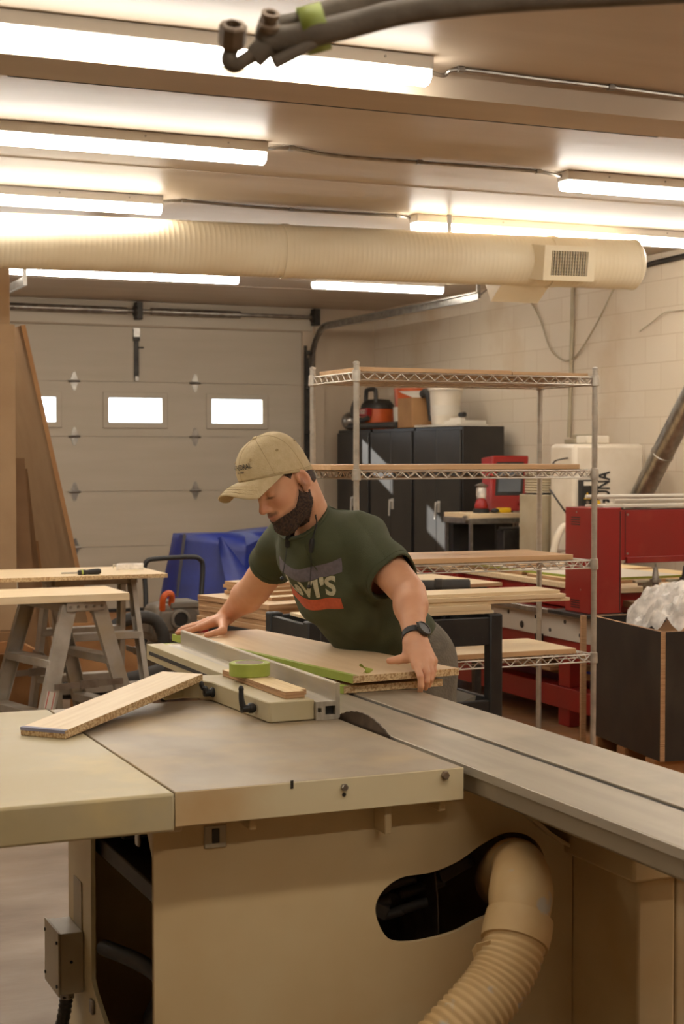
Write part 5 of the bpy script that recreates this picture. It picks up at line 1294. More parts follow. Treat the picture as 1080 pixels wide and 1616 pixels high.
def surface(prims, lo, hi, h, post=None, N=14):
    """surface nets over the blocks that hold the surface"""
    lo = np.array(lo, float); dims = np.ceil((np.array(hi)-lo)/h/N).astype(int)
    G = dims*N+2; SYt, SZt = G[0], G[0]*G[1]
    rad = N*h*math.sqrt(3)/2
    ii = np.arange(N+1); gx, gy, gz = np.meshgrid(ii, ii, ii, indexing='ij'); off = np.stack([gx, gy, gz], -1).reshape(-1, 3)
    cellids = []; cellpos = []; quads = []
    bc = np.array([(i, j, k) for i in range(dims[0]) for j in range(dims[1]) for k in range(dims[2])])
    cen = lo+(bc+.5)*N*h
    base = [p for p in prims]
    D0 = combine(base, cen)
    if post is not None: D0 = np.minimum(np.abs(D0), np.abs(post(cen, D0)))
    act = bc[np.abs(D0) < rad*1.35+.03]
    for blk in act:
        c = lo+(blk+.5)*N*h
        pr = cull(prims, c, rad)
        P = lo+(blk*N+off)*h
        V = combine(pr, P)
        if post is not None: V = post(P, V)
        V = V.reshape(N+1, N+1, N+1); S = V < 0
        if S.all() or not S.any(): continue
        cnt = sum(S[a:N+a, b:N+b, c_:N+c_].astype(int) for a in (0, 1) for b in (0, 1) for c_ in (0, 1))
        mask = (cnt > 0) & (cnt < 8); I = np.argwhere(mask)
        acc = np.zeros((len(I), 3)); num = np.zeros(len(I))
        for ax in range(3):
            o1, o2 = [q for q in range(3) if q != ax]
            for a in (0, 1):
                for b_ in (0, 1):
                    p0 = I.copy(); p0[:, o1] += a; p0[:, o2] += b_; p1 = p0.copy(); p1[:, ax] += 1
                    v0 = V[p0[:, 0], p0[:, 1], p0[:, 2]]; v1 = V[p1[:, 0], p1[:, 1], p1[:, 2]]
                    cr = (v0 < 0) != (v1 < 0); t = np.where(cr, v0/np.where(cr, v0-v1, 1), 0)
                    q = p0.astype(float); q[:, ax] += t
                    acc += q*cr[:, None]; num += cr
        pos = lo+(blk*N+acc/np.maximum(num, 1)[:, None])*h
        g = blk*N+I+1
        cellids.append(g[:, 0]+g[:, 1]*SYt+g[:, 2]*SZt); cellpos.append(pos)
        for ax in range(3):
            o1, o2 = (ax+1) % 3, (ax+2) % 3
            sl0 = [slice(0, N)]*3; sl1 = [slice(0, N)]*3; sl1[ax] = slice(1, N+1)
            a = S[tuple(sl0)]; b_ = S[tuple(sl1)]
            E_ = np.argwhere(a != b_)
            if not len(E_): continue
            flip = a[E_[:, 0], E_[:, 1], E_[:, 2]]
            g = blk*N+E_+1; st = [1, SYt, SZt]
            b0 = g[:, 0]+g[:, 1]*SYt+g[:, 2]*SZt
            q = np.stack([b0-st[o1]-st[o2], b0-st[o2], b0, b0-st[o1]], 1)
            q[~flip] = q[~flip][:, ::-1]
            quads.append(q)
    ids = np.concatenate(cellids); pos = np.concatenate(cellpos); Q = np.concatenate(quads)
    o = np.argsort(ids); ids = ids[o]; pos = pos[o]
    f = np.searchsorted(ids, Q); f = np.minimum(f, len(ids)-1)
    ok = (ids[f] == Q).all(1)
    return pos, f[ok]
def skin_obj(name, pos, faces, m, parent, smooth_it=0, col=None):
    if smooth_it:
        for it in range(smooth_it):
            acc = np.zeros_like(pos); n = np.zeros(len(pos))
            for a, b_ in ((0, 1), (1, 2), (2, 3), (3, 0)):
                np.add.at(acc, faces[:, a], pos[faces[:, b_]]); np.add.at(acc, faces[:, b_], pos[faces[:, a]])
                np.add.at(n, faces[:, a], 1); np.add.at(n, faces[:, b_], 1)
            pos = pos*.5+.5*acc/np.maximum(n, 1)[:, None]
    me = bpy.data.meshes.new(name); root = parent
    while root.parent is not None: root = root.parent
    off = np.array(root.location)
    me.vertices.add(len(pos)); me.vertices.foreach_set('co', (pos-off).astype(np.float32).ravel())
    me.loops.add(len(faces)*4); me.loops.foreach_set('vertex_index', faces.astype(np.int32).ravel())
    me.polygons.add(len(faces)); me.polygons.foreach_set('loop_start', np.arange(0, len(faces)*4, 4, dtype=np.int32))
    me.update(calc_edges=True); me.validate()
    me.polygons.foreach_set('use_smooth', [True]*len(me.polygons))
    me.materials.append(m)
    if col is not None:
        at = me.color_attributes.new('tone', 'FLOAT_COLOR', 'POINT'); at.data.foreach_set('color', col.astype(np.float32).ravel())
    o = bpy.data.objects.new(name, me); COL.objects.link(o); o.parent = parent
    return o, pos
rng = np.random.RandomState(4)
def wavy(P, f, seed, n=5):
    r = np.random.RandomState(seed); D = np.zeros(len(P))
    for i in range(n):
        w = r.normal(size=3); w /= np.linalg.norm(w); D += np.sin(P@w*f*(.7+.6*r.rand())+r.rand()*6.3)
    return D/n

def A(v): return np.array(v, float)
HD = A(at_d(453, 762, 4.62))                    # head centre, between the ears
phi, psi, rol = math.radians(31), math.radians(14), math.radians(-6)      # nod, turn to the near side, tilt
_f = A((-math.cos(psi), -math.sin(psi), 0)); _l = A((math.sin(psi), -math.cos(psi), 0)); _u = A((0, 0, 1))
hf = math.cos(phi)*_f-math.sin(phi)*_u; _u2 = math.sin(phi)*_f+math.cos(phi)*_u
hl = math.cos(rol)*_l-math.sin(rol)*_u2; hu = math.sin(rol)*_l+math.cos(rol)*_u2
HR = np.stack([hf, hl, hu], 1)                   # columns: forward, left, up
HS = .985
def hp(x, y, z): return HD+HR@(A((x, y, z))*HS)
NB = A(at_d(490, 830, 4.73))
NC = A(at_d(482, 819, 4.69)); nax = A(_rt)*-.55+A(_up)*.72-A(_fw)*.42; nax /= np.linalg.norm(nax); LS = A(at_d(573, 852, 4.70)); RS = A(at_d(459, 848, 4.96))
LE = A(at_d(646, 936, 4.52)); LW = A(at_d(655, 1010, 4.36))
RE = A(at_d(402, 930, 5.16)); RW = A(at_d(357, 972, 5.36))
PV = A(at_d(635, 1024, 4.93))
up_ = (NB-PV)/np.linalg.norm(NB-PV)
sx = LS-RS; sx = sx-up_*(sx@up_); sx /= np.linalg.norm(sx)     # towards his left
fw_ = np.cross(sx, up_); fw_ /= np.linalg.norm(fw_)
if fw_@A((-1, 0, -.5)) < 0: fw_ = -fw_
TR = np.stack([fw_, sx, up_], 1)
TL = np.linalg.norm(NB-PV)
def tp3(f, s, u): return PV+fw_*f+sx*s+up_*(u*TL)
def hell(c, r, k=.012, op='u', rot=None):
    R = HR if rot is None else HR@rot
    return Ell(hp(*c), A(r)*HS, R, k, op)
def hcap(a, b, ra, rb, k=.012, op='u'): return Cap(hp(*a), hp(*b), ra*HS, rb*HS, k, op)
def ry(a): c, s = math.cos(a), math.sin(a); return A([[c, 0, s], [0, 1, 0], [-s, 0, c]])

head = [
    hell((.004, 0, .045), (.087, .077, .092), .01),
    hell((.035, 0, -.015), (.064, .062, .09), .03),
    hell((.02, 0, -.055), (.058, .056, .052), .03),
    hcap((.005, .054, -.06), (.07, .022, -.102), .018, .017, .03), hcap((.005, -.054, -.06), (.07, -.022, -.102), .018, .017, .03),
    hell((.080, 0, -.102), (.021, .026, .020), .02),
    hell((.064, .040, -.012), (.024, .020, .02), .02), hell((.064, -.040, -.012), (.024, .020, .02), .02),
    hcap((.084, .036, .034), (.093, .008, .028), .011, .011, .014), hcap((.084, -.036, .034), (.093, -.008, .028), .011, .011, .014),
    hell((.104, .034, .010), (.018, .019, .012), .012, 's'), hell((.104, -.034, .010), (.018, .019, .012), .012, 's'),
    hell((.082, .033, .010), (.0125, .0145, .0125), .004), hell((.082, -.033, .010), (.0125, .0145, .0125), .004),
    hcap((.090, 0, .026), (.115, 0, -.022), .0085, .0105, .012),
    hell((.1165, 0, -.026), (.012, .012, .0105), .008),
    hell((.106, .0125, -.030), (.0105, .0075, .008), .006), hell((.106, -.0125, -.030), (.0105, .0075, .008), .006),
    hell((.085, 0, -.058), (.019, .030, .022), .016),
    hell((.1005, 0, -.0545), (.0075, .020, .0055), .005), hell((.098, 0, -.0665), (.0085, .018, .0062), .005),
    hell((.109, 0, -.0605), (.008, .022, .0016), .003, 's'),
]
for s in (1, -1):
    head += [hell((-.010, s*.080, .004), (.021, .011, .034), .006, 'u', ry(.25)), hell((-.006, s*.091, .006), (.0125, .0095, .021), .003, 's', ry(.25)),
             hell((.002, s*.083, -.002), (.006, .006, .009), .004), hell((.000, s*.080, -.026), (.010, .006, .010), .006)]
nt_ = hp(-.030, 0, -.03)
neck = [Cap(nt_, NC-nax*.08, .055, .058, .03)]
torso = [Ell(tp3(.01, 0, .66), (.105, .160, .18), TR, .05), Ell(tp3(.01, 0, .32), (.10, .145, .17), TR, .06), Ell(tp3(.0, 0, .0), (.105, .155, .12), TR, .06),
         Cap(LS-sx*.02, RS+sx*.02, .058, .058, .06)]
def limb(a, b, c, r0, r1, r2, k=.03):
    m = b+(c-b)*.28
    return [Cap(a, b, r0, r1, k), Cap(b, m, r1, r1*1.04, k), Cap(m, c, r1*1.03, r2, k)]
arms = limb(LS, LE, LW, .058, .042, .0285)+limb(RS, RE, RW, .060, .046, .029)
# muscle and forearm swell
arms += [Cap(LS*.65+LE*.35, LE*.8+LS*.2, .05, .043, .03), Cap(RS*.65+RE*.35, RE*.8+RS*.2, .05, .045, .03)]
hipL, hipR = PV+A((.02, -.095, -.02)), PV+A((.02, .095, -.02))
knL, knR = A((2.15, PV[1]-.14, .49)), A((2.16, PV[1]+.13, .49))
anL, anR = A((2.24, PV[1]-.17, .09)), A((2.27, PV[1]+.17, .09))
legs = [Cap(hipL, knL, .085, .058, .05), Cap(knL, anL, .056, .04, .03), Cap(hipR, knR, .085, .058, .05), Cap(knR, anR, .056, .04, .03),
        Cap(anL, anL+A((-.15, 0, -.05)), .038, .03, .02), Cap(anR, anR+A((-.15, 0, -.05)), .038, .03, .02)]
# ---- left hand: palm behind the panel edge, fingers over it
def finger(pts, rs, k=.004, k0=.012):
    return [Cap(pts[i], pts[i+1], rs[i], rs[i+1], k0 if i == 0 else k) for i in range(len(pts)-1)]
def PD(x, y, d): return A(at_d(x, y, d))
lk = [PD(657, 1050, 4.300), PD(669, 1046, 4.310), PD(678, 1044, 4.325), PD(684, 1043, 4.345)]      # knuckles index..little
lp = [PD(664, 1068, 4.268), PD(674.5, 1063, 4.285), PD(680.5, 1060, 4.305), PD(685, 1057, 4.33)]   # middle joints
lm = [PD(665, 1082, 4.268), PD(674, 1075, 4.280), PD(680, 1072, 4.300), PD(683.5, 1067, 4.325)]
lt = [PD(663, 1093, 4.283), PD(672, 1086, 4.297), PD(677, 1082, 4.313), PD(681, 1075, 4.335)]
handL = [Ell((LW+lk[1])/2*.45+(lk[1]*.5+lk[2]*.5)*.55, (.03, .034, .017), None, .02)] if False else []
for i in range(4):
    w0 = LW+(lk[i]-lk[1])*.45
    handL += [Cap(w0, lk[i], .0195, .0125, .018)]
for i in range(4):
    r = (.0093, .0092, .0088, .0078)[i]
    handL += finger([lk[i], lp[i], lm[i], lt[i]], [r*1.12, r, r*.93, r*.80], .003, .008)
th = [LW+A((-.018, -.012, -.012)), PD(642, 1038, 4.335), PD(629, 1041, 4.335), PD(615, 1043, 4.335)]
handL += [Cap(th[0], th[1], .019, .0145, .018), Cap(th[1], th[2], .0135, .0120, .006), Cap(th[2], th[3], .0120, .0095, .004)]
# ---- right hand: laid flat near the far end of the panel
zt = .9305
def PZ(x, y, z): return A(at_z(x, y, z))
rk = [PZ(318, 985, .9525), PZ(322, 981, .9535), PZ(329, 978.5, .953), PZ(337, 977, .951)]
rk = [PZ(316, 990, .951), PZ(318, 986, .9525), PZ(322, 982.5, .952), PZ(328, 980, .950)]
rp = [PZ(300, 995, .9455), PZ(300, 990.5, .948), PZ(304, 987, .947), PZ(312, 984.5, .945)]
rt_ = [PZ(280, 999, .9385), PZ(283, 995, .939), PZ(288, 991, .939), PZ(298, 988, .939)]
handR = []
for i in range(4):
    w0 = RW+(rk[i]-rk[1])*.45+A((0, 0, -.004))
    handR += [Cap(w0, rk[i], .020, .0125, .018)]
for i in range(4):
    r = (.0098, .0102, .0096, .0085)[i]
    handR += finger([rk[i], rp[i], rt_[i]], [r*1.1, r, r*.78], .003, .008)
thR = [RW+A((-.02, -.03, -.014)), PZ(352, 995, .952), PZ(340, 999, .945), PZ(326, 1002, .939)]
handR += [Cap(thR[0], thR[1], .018, .0135, .018), Cap(thR[1], thR[2], .0125, .011, .006), Cap(thR[2], thR[3], .011, .009, .004)]

sleeveL = (LE-LS)/np.linalg.norm(LE-LS); sleeveR = (RE-RS)/np.linalg.norm(RE-RS)
lenL, lenR = .185, .165
LSo = LS+sx*.0; RSo = RS
tors = [Ell(tp3(.022, 0, .70), (.126, .178, .21), TR, .05), Ell(tp3(.045, 0, .36), (.122, .160, .20), TR, .07), Ell(tp3(.012, 0, .06), (.12, .166, .17), TR, .07),
        Cap(LS-sx*.03, RS+sx*.03, .074, .074, .07), Cap(NC-nax*.09, NC+nax*.03, .078, .065, .05)]
slv = [Cap(LS-sx*.01, LS+sleeveL*(lenL+.05), .077, .077, .05), Cap(RS+sx*.01, RS+sleeveR*(lenR+.05), .075, .074, .05)]
def planeL(P): return (P-(LS+sleeveL*lenL))@sleeveL
def planeR(P): return (P-(RS+sleeveR*lenR))@sleeveR
armcut = 1
def shirt_folds(P):
    q = (P-PV)@TR
    r1 = np.sin((q[:, 2]-.6*np.abs(q[:, 1]))*58+2.0*np.sin(q[:, 0]*9))*.0035*np.clip((np.abs(q[:, 1])-.02)/.1, 0, 1)
    r2 = np.sin(q[:, 2]*46+q[:, 1]*20)*.004*np.clip(1-q[:, 2]/.28, 0, 1)
    far = np.clip((np.linalg.norm(P-NC, axis=1)-.08)/.08, 0, 1)
    return (.012*wavy(P, 40, 21, 4)*wavy(P, 17, 22, 3)*2+.005*(1-np.abs(wavy(P, 30, 27, 3))*2)+r1+r2)*far
na = NC
def collar_plane(P): return (P-NC)@nax
fore = [p for p in arms if np.linalg.norm(p.a-LS) > .1 and np.linalg.norm(p.a-RS) > .1]+handL+handR
def body_post(P, V):
    S = combine(tors+slv, P)+shirt_folds(P)
    q = (P-PV)@TR
    nearL = np.linalg.norm(P-LS-(np.clip((P-LS)@sleeveL, 0, .6))[:, None]*sleeveL, axis=1) < .12
    nearR = np.linalg.norm(P-RS-(np.clip((P-RS)@sleeveR, 0, .6))[:, None]*sleeveR, axis=1) < .12
    m = (q[:, 2] > .03) & (S < .03) & (S > -.03)
    m &= ~(nearL & (planeL(P) > -.02)) & ~(nearR & (planeR(P) > -.02))
    m &= ~((np.linalg.norm(P-NC, axis=1) < .22) & (collar_plane(P) > -.006))
    m &= combine(fore, P) > V+.004
    return np.where(m, np.maximum(V, S+.0095), V)
pm = thing('person', (float(PV[0]), float(PV[1]), 0), 'man in a tan cap and green printed tee leaning over the saw, pushing the panels', 'person')
body_prims = torso+neck+head+legs+arms+handL+handR
# head relief is subtracted only inside the head, so head prims come first
body_prims = head+neck+torso+legs+arms+handL+handR
allp = [p for p in body_prims]
lo = A((1.45, 3.7, -.01)); hi = A((2.45, 5.4, 1.66))
pos, fc_ = surface(body_prims, lo, hi, .0030, body_post)

def skin_mat():
    m, nt, b = new_mat('skin')
    b.inputs['Roughness'].default_value = .5; b.inputs['Subsurface Weight'].default_value = .08; b.inputs['Subsurface Radius'].default_value = (.012, .005, .003)
    a = nt.nodes.new('ShaderNodeAttribute'); a.attribute_name = 'tone'
    n = nt.nodes.new('ShaderNodeTexNoise'); n.inputs['Scale'].default_value = 28; n.inputs['Detail'].default_value = 5
    tc = nt.nodes.new('ShaderNodeTexCoord'); nt.links.new(tc.outputs['Object'], n.inputs['Vector'])
    hs = nt.nodes.new('ShaderNodeMix'); hs.data_type = 'RGBA'; hs.blend_type = 'MULTIPLY'
    mr = nt.nodes.new('ShaderNodeMapRange'); mr.inputs[1].default_value = .4; mr.inputs[2].default_value = .7; mr.inputs[4].default_value = .35
    nt.links.new(n.outputs['Fac'], mr.inputs[0]); nt.links.new(mr.outputs[0], hs.inputs[0])
    nt.links.new(a.outputs['Color'], hs.inputs[6]); hs.inputs[7].default_value = (.86, .72, .66, 1); nt.links.new(hs.outputs[2], b.inputs['Base Color'])
    return m
M['skin'] = skin_mat()
base = A(lin((214, 160, 124)))
col = np.ones((len(pos), 4)); col[:, :3] = base
def paint(mask, c, w=1.0):
    w = np.clip(mask, 0, 1)[:, None]*w; col[:, :3] = col[:, :3]*(1-w)+A(lin(c))*w
loc = ((pos-HD)@HR)/HS
isH = np.linalg.norm(loc, axis=1) < .19
def bump3(c, r): return np.exp(-np.sum(((loc-A(c))/A(r))**2, axis=1))*isH
paint(bump3((.102, 0, -.055), (.014, .022, .005))*1.3, (176, 96, 82), .85)
paint(bump3((.100, 0, -.067), (.014, .019, .006))*1.3, (182, 100, 86), .8)
paint(bump3((.116, 0, -.024), (.02, .018, .016)), (200, 118, 92), .5)
for s in (1, -1):
    paint(bump3((.075, s*.045, -.02), (.03, .02, .02)), (202, 124, 98), .45)
    paint(bump3((-.008, s*.086, .0), (.02, .012, .03)), (204, 124, 98), .4)
    paint(bump3((.093, s*.033, .002), (.008, .015, .0028))*1.6, (70, 46, 36), .9)       # lashes of the lowered eyes
    paint(bump3((.095, s*.026, .036), (.012, .021, .0055))*1.5, (96, 64, 44), .85)       # brows
xa_, ya_, za_ = loc[:, 0], np.abs(loc[:, 1]), loc[:, 2]
nz_ = wavy(pos, 700, 41, 4)
# stubble round the mouth and along the cheek
paint(np.exp(-((za_+.047)/.006)**2)*np.clip((xa_-.078)/.012, 0, 1)*np.clip((.033-ya_)/.008, 0, 1)*isH*(1+.4*nz_), (92, 62, 46), .75)
paint(np.clip((-.068-za_)/.012, 0, 1)*np.clip((xa_-.03)/.03, 0, 1)*isH*(1+.3*nz_), (98, 68, 50), .7)
_ln = np.interp(xa_, [-.03, .002, .02, .05, .085, .12], [.02, .018, -.012, -.044, -.055, -.06])
paint(np.clip((_ln-za_)/.012, 0, 1)*np.clip((xa_+.02)/.02, 0, 1)*np.clip((za_+.13)/.02, 0, 1)*isH*(1+.3*nz_), (110, 76, 56), .55)
# warmer knuckles and fingertips
for q in list(lp)+list(lt)+list(rk)+list(rt_)+[th[3], thR[3]]:
    paint(np.exp(-np.sum((pos-q)**2, axis=1)/(.010**2)), (196, 120, 92), .4)
# short nails
for q in ():
    pass
body, pos = skin_obj('body', pos, fc_, M['skin'], pm, 1, col)

# ---- beard and short hair: a roughened layer over the head
headneck = head+neck
def region_beard(L):
    x, y, z = L[:, 0], np.abs(L[:, 1]), L[:, 2]
    # cheek line from the ear front down to the corner of the mouth
    line = np.interp(x, [-.03, .002, .02, .05, .085, .12], [.012, .008, -.028, -.058, -.066, -.066])
    r = z-line
    r = np.maximum(r, -.020-x-.30*np.minimum(0, z+.03))          # behind: not past the ear
    r = np.maximum(r, (-.128-z)-.28*x)                             # ends under the jaw
    mous = np.maximum(np.abs(z+.046)-.0052-.004*np.clip(y/.02, 0, 1), np.maximum(.088-x, y-.028))
    ear = 1-np.sqrt(((x+.008)/.026)**2+((z-.0)/.042)**2); r = np.maximum(r, np.where(y > .066, ear*.03, -1))
    r = np.maximum(r, np.where(z > -.035, .010-x, -1))
    mouth = .0-np.sqrt(((z+.0605)/.0125)**2+(y/.0245)**2)+1.0
    r = np.maximum(r, np.where(x > .085, mouth*.012, -1))
    return r
def beard_post(P, V):
    L = ((P-HD)@HR)/HS
    t = .0028+.0022*np.clip((L[:, 0]-.03)/.05, 0, 1)*np.clip((-.07-L[:, 2])/.03, 0, 1)+.0016*wavy(P, 900, 3, 4)+.001*wavy(P, 400, 5, 3)
    return np.maximum(V-t, region_beard(L)*.9+.0015*wavy(P, 700, 9, 3))
blo = HD-.2; bhi = HD+.2
bp_, bf_ = surface(headneck, blo, bhi, .0026, beard_post)
M['beard'] = mat('dark_brown_beard', (78, 55, 40), .75, c2=(44, 31, 24), scale=150, lo=.4, hi=.6, bump=.4, bscale=300)
M['hair'] = mat('short_brown_hair', (78, 58, 44), .75, c2=(52, 38, 29), scale=160, lo=.4, hi=.6, bump=.3, bscale=300)
skin_obj('beard', bp_, bf_, M['beard'], pm, 0)
def hair_post(P, V):
    L = ((P-HD)@HR)/HS; x, y, z = L[:, 0], np.abs(L[:, 1]), L[:, 2]
    t = .0022+.0012*wavy(P, 900, 13, 4)
    lower = np.interp(x, [-.12, -.05, -.03, .0, .012, .03, .05], [-.03, -.035, .012, .036, .0, .03, .06])
    r = np.maximum(lower-z, x-.040)
    r = np.maximum(r, z-(.036+.38*x))
    ear = .036-np.sqrt((x+.008)**2+(z-.004)**2); r = np.maximum(r, np.where(y > .07, ear, -1))
    return np.maximum(V-t, r)
hp_1, hf_1 = surface(headneck, blo, bhi, .0028, hair_post)
skin_obj('hair', hp_1, hf_1, M['hair'], pm, 0)

# ---- cap
M['cap'] = mat('tan_cap_cloth', (198, 178, 138), .8, c2=(190, 169, 128), scale=60, bump=.15, bscale=260)
M['cap_seam'] = mat('cap_seam', (160, 138, 98), .8)
cc = A((.020, 0, .047))
def crown(th, t):        # th round the head (0 = front), t 0 rim .. 1 top
    rf = .109 if math.cos(th) > 0 else .107
    zr = .030+.38*(cc[0]+rf*math.cos(th))
    n = 2.45
    z0 = (zr-cc[2]); top = .117
    z = z0+(top-z0)*t
    s = max(0.0, 1-max(0, z/top)**n)**(1/n) if z > 0 else 1.0
    e = 2.15
    c_, s_ = math.cos(th), math.sin(th); rr = (abs(c_/rf)**e+abs(s_/.0875)**e)**(-1/e)
    return hp(cc[0]+rr*s*c_, rr*s*s_, cc[2]+z)
tt = [1-(1-k/18)**1.7 for k in range(18)]+[.9985]
cb = MB(); NU = 72
vs = [crown(2*PI*i/NU, t) for t in tt for i in range(NU)]; kk = len(tt)
cb.add(vs+[hp(cc[0], 0, cc[2]+.117)], [(j*NU+i, j*NU+(i+1) % NU, (j+1)*NU+(i+1) % NU, (j+1)*NU+i) for j in range(kk-1) for i in range(NU)]+[((kk-1)*NU+i, (kk-1)*NU+(i+1) % NU, kk*NU) for i in range(NU)])
cap = cb.build('cap', M['cap'], pm, angle=2.5, solid=.003)
sm = MB()
for th_s in (0, PI/3, 2*PI/3, PI, -2*PI/3, -PI/3):
    sm.tube([crown(th_s, t)+(crown(th_s, t)-hp(*cc))*.012 for t in tt], .0009, n=5)
sm.build('panel_seams', M['cap_seam'], cap)
sm = MB(); sm.ell(hp(cc[0], 0, cc[2]+.119), (.009, .009, .005), Matrix(HR.tolist()), nu=14, nv=8); sm.build('top_button', M['cap'], cap)
sm = MB()
for th_s in (PI/6, -PI/6, PI/2, -PI/2, 5*PI/6, -5*PI/6):
    p = crown(th_s, .62); nn = (p-hp(cc[0], 0, .03)); nn /= np.linalg.norm(nn)
    sm.lathe([(.0024, 0), (.0044, .0006), (.005, .0022), (.0036, .0028), (.0022, .0024)], p+nn*.0004, nn, n=12)
sm.build('eyelets', M['cap_seam'], cap)
sm = MB(); sm.tube([crown(2*PI*i/48, .07)+(crown(2*PI*i/48, .07)-hp(*cc))*.012 for i in range(49)], .0008, n=5); sm.build('sweatband_stitch', M['cap_seam'], cap)
def brim(u, v):
    th_b = (u-.5)*2*math.radians(74); root_ = crown(th_b, .0)
    a = (u-.5)*2
    tipx = .129+.076*math.sqrt(max(0, 1-abs(a)**2.6)); y = .088*a*(1-.06*v) 
    tip = A((tipx if abs(a) < 1 else .08, .090*math.copysign(abs(a)**.8, a), .083-.012*abs(a)**1.5-.040*abs(a)**2))
    if abs(a) > .999: tip = ((root_-HD)@HR)/HS
    tw = hp(*tip)
    p = root_+(tw-root_)*v
    return p + HR@A((0, 0, .006*math.sin(v*PI)*(1-a*a)))
bb = MB(); bb.grid(brim, 40, 12); brm = bb.build('brim', M['cap'], cap, angle=2.5, solid=.004)
for q in (.55, .7, .85):
    s_ = MB(); s_.tube([brim(.06+.88*i/40, q)+HR@A((0, 0, .0027)) for i in range(41)], .0006, n=5); s_.build('brim_stitch', M['cap_seam'], brm)
# wrapped lettering on the crown
def on_crown(x, z):      # x metres round the front, z metres above the rim
    th = x/.112
    h0 = (.030+.38*(cc[0]+.109*math.cos(th)))-cc[2]; t = min(.9, z/(.117-h0))
    # tighten near the top
    lo_, hi_ = 0.0, .9
    for _ in range(18):
        mid = (lo_+hi_)/2
        L_ = sum(np.linalg.norm(crown(th, mid*(i+1)/6)-crown(th, mid*i/6)) for i in range(6))
        if L_ < z: lo_ = mid
        else: hi_ = mid
    p = crown(th, lo_); nn = p-hp(.02, 0, .03); nn /= np.linalg.norm(nn); return p+nn*.0036
def crown_text(txt, size, z, bold, m, nm):
    vs, fs = text_mesh(txt, size, bold); b = MB()
    b.add([on_crown(v.x, z+v.y) for v in vs], fs); b.build(nm, m, cap, smooth=False)
crown_text('CATHEDRAL', .0205, .042, .0002, M['ink'], 'cap_lettering')
bd = MB()
for k in range(6):
    x0 = .0-.012+k*.0062
    if k == 2: continue
    bd.add([on_crown(x0, .0255), on_crown(x0+.0036, .0255), on_crown(x0+.0036, .0305), on_crown(x0, .0305)], [(0, 1, 2, 3)])
bd.build('cap_stitched_marks', M['ink'], cap, smooth=False)

# ---- tee shirt
M['shirt'] = mat('green_tee_cloth', (74, 78, 52), .85, c2=(66, 70, 45), scale=14, lo=.3, hi=.7, bump=.25, bscale=420)
def shirt_post(P, V):
    q = (P-PV)@TR
    D = V+shirt_folds(P)
    shell = np.maximum(D, -(D+.0075))
    # cuffs, hem and neck opening
    aL = np.clip(((P-LS)@sleeveL)/lenL, 0, 3); nearL = np.linalg.norm(P-LS-(np.clip((P-LS)@sleeveL, 0, .6))[:, None]*sleeveL, axis=1) < .13
    nearR = np.linalg.norm(P-RS-(np.clip((P-RS)@sleeveR, 0, .6))[:, None]*sleeveR, axis=1) < .13
    shell = np.where(nearL, np.maximum(shell, planeL(P)), shell); shell = np.where(nearR, np.maximum(shell, planeR(P)), shell)
    hem = -(q[:, 2]-(.036+.05*q[:, 0]+.006*np.sin(q[:, 1]*30)))
    shell = np.maximum(shell, hem)
    collar = collar_plane(P)
    shell = np.where(np.linalg.norm(P-NC, axis=1) < .15, np.maximum(shell, collar), shell)
    return shell
slo = A((1.5, 4.0, .7)); shi = A((2.5, 5.2, 1.5))
sp_, sf_ = surface(tors+slv, slo, shi, .0034, shirt_post)
shirt, sp_ = skin_obj('tee_shirt', sp_, sf_, M['shirt'], pm, 1)
tree = BVHTree.FromPolygons([tuple(p) for p in sp_], [tuple(int(i) for i in f) for f in sf_])
# collar rib
ring = []
e1 = fw_-nax*(fw_@nax); e1 /= np.linalg.norm(e1); e2 = np.cross(nax, e1)
for i in range(60):
    a = 2*PI*i/60; dv = e1*math.cos(a)+e2*math.sin(a)
    rs_ = np.linspace(.03, .13, 60); Pk = na+dv*rs_[:, None]
    # stay on the collar plane
    for _ in range(3): Pk = Pk-nax*(collar_plane(Pk)+.005)[:, None]
    Dk = combine(tors, Pk); k_ = int(np.argmax(Dk > 0))
    ring.append(Vector(Pk[max(k_, 1)]-dv*.002))
ring.append(ring[0]); rb = MB(); rb.tube(ring, .0052, n=8, caps=False); rb.build('collar_rib', M['shirt'], shirt)
# sleeve hems and shoulder seam stitched lines
for (S_, d_, ln, nm) in ((LS, sleeveL, lenL, 'sleeve_hem'), (RS, sleeveR, lenR, 'sleeve_hem')):
    e1, e2, _ = frame_of(d_); e1 = A(e1); e2 = A(e2); rr = []
    for i in range(49):
        a = 2*PI*i/48; dv = e1*math.cos(a)+e2*math.sin(a); o = S_+d_*(ln-.018)
        hit = tree.ray_cast(Vector(o+dv*.16), Vector(-dv), .16)
        if hit[0]: rr.append(hit[0]+Vector(dv)*.0002)
    b = MB(); b.tube(rr, .0011, n=5); b.build(nm, M['shirt'], shirt)
sh_ = MB(); rr = []
for i in range(22):
    a = -1.9+3.3*i/21
    o = LS-sx*.045; dv = up_*math.cos(a)+fw_*math.sin(a)
    hit = tree.ray_cast(Vector(o+dv*.25), Vector(-dv), .25)
    if hit[0]: rr.append(hit[0])
sh_.tube(rr, .0022, n=5); sh_.build('shoulder_seam', M['shirt'], shirt)
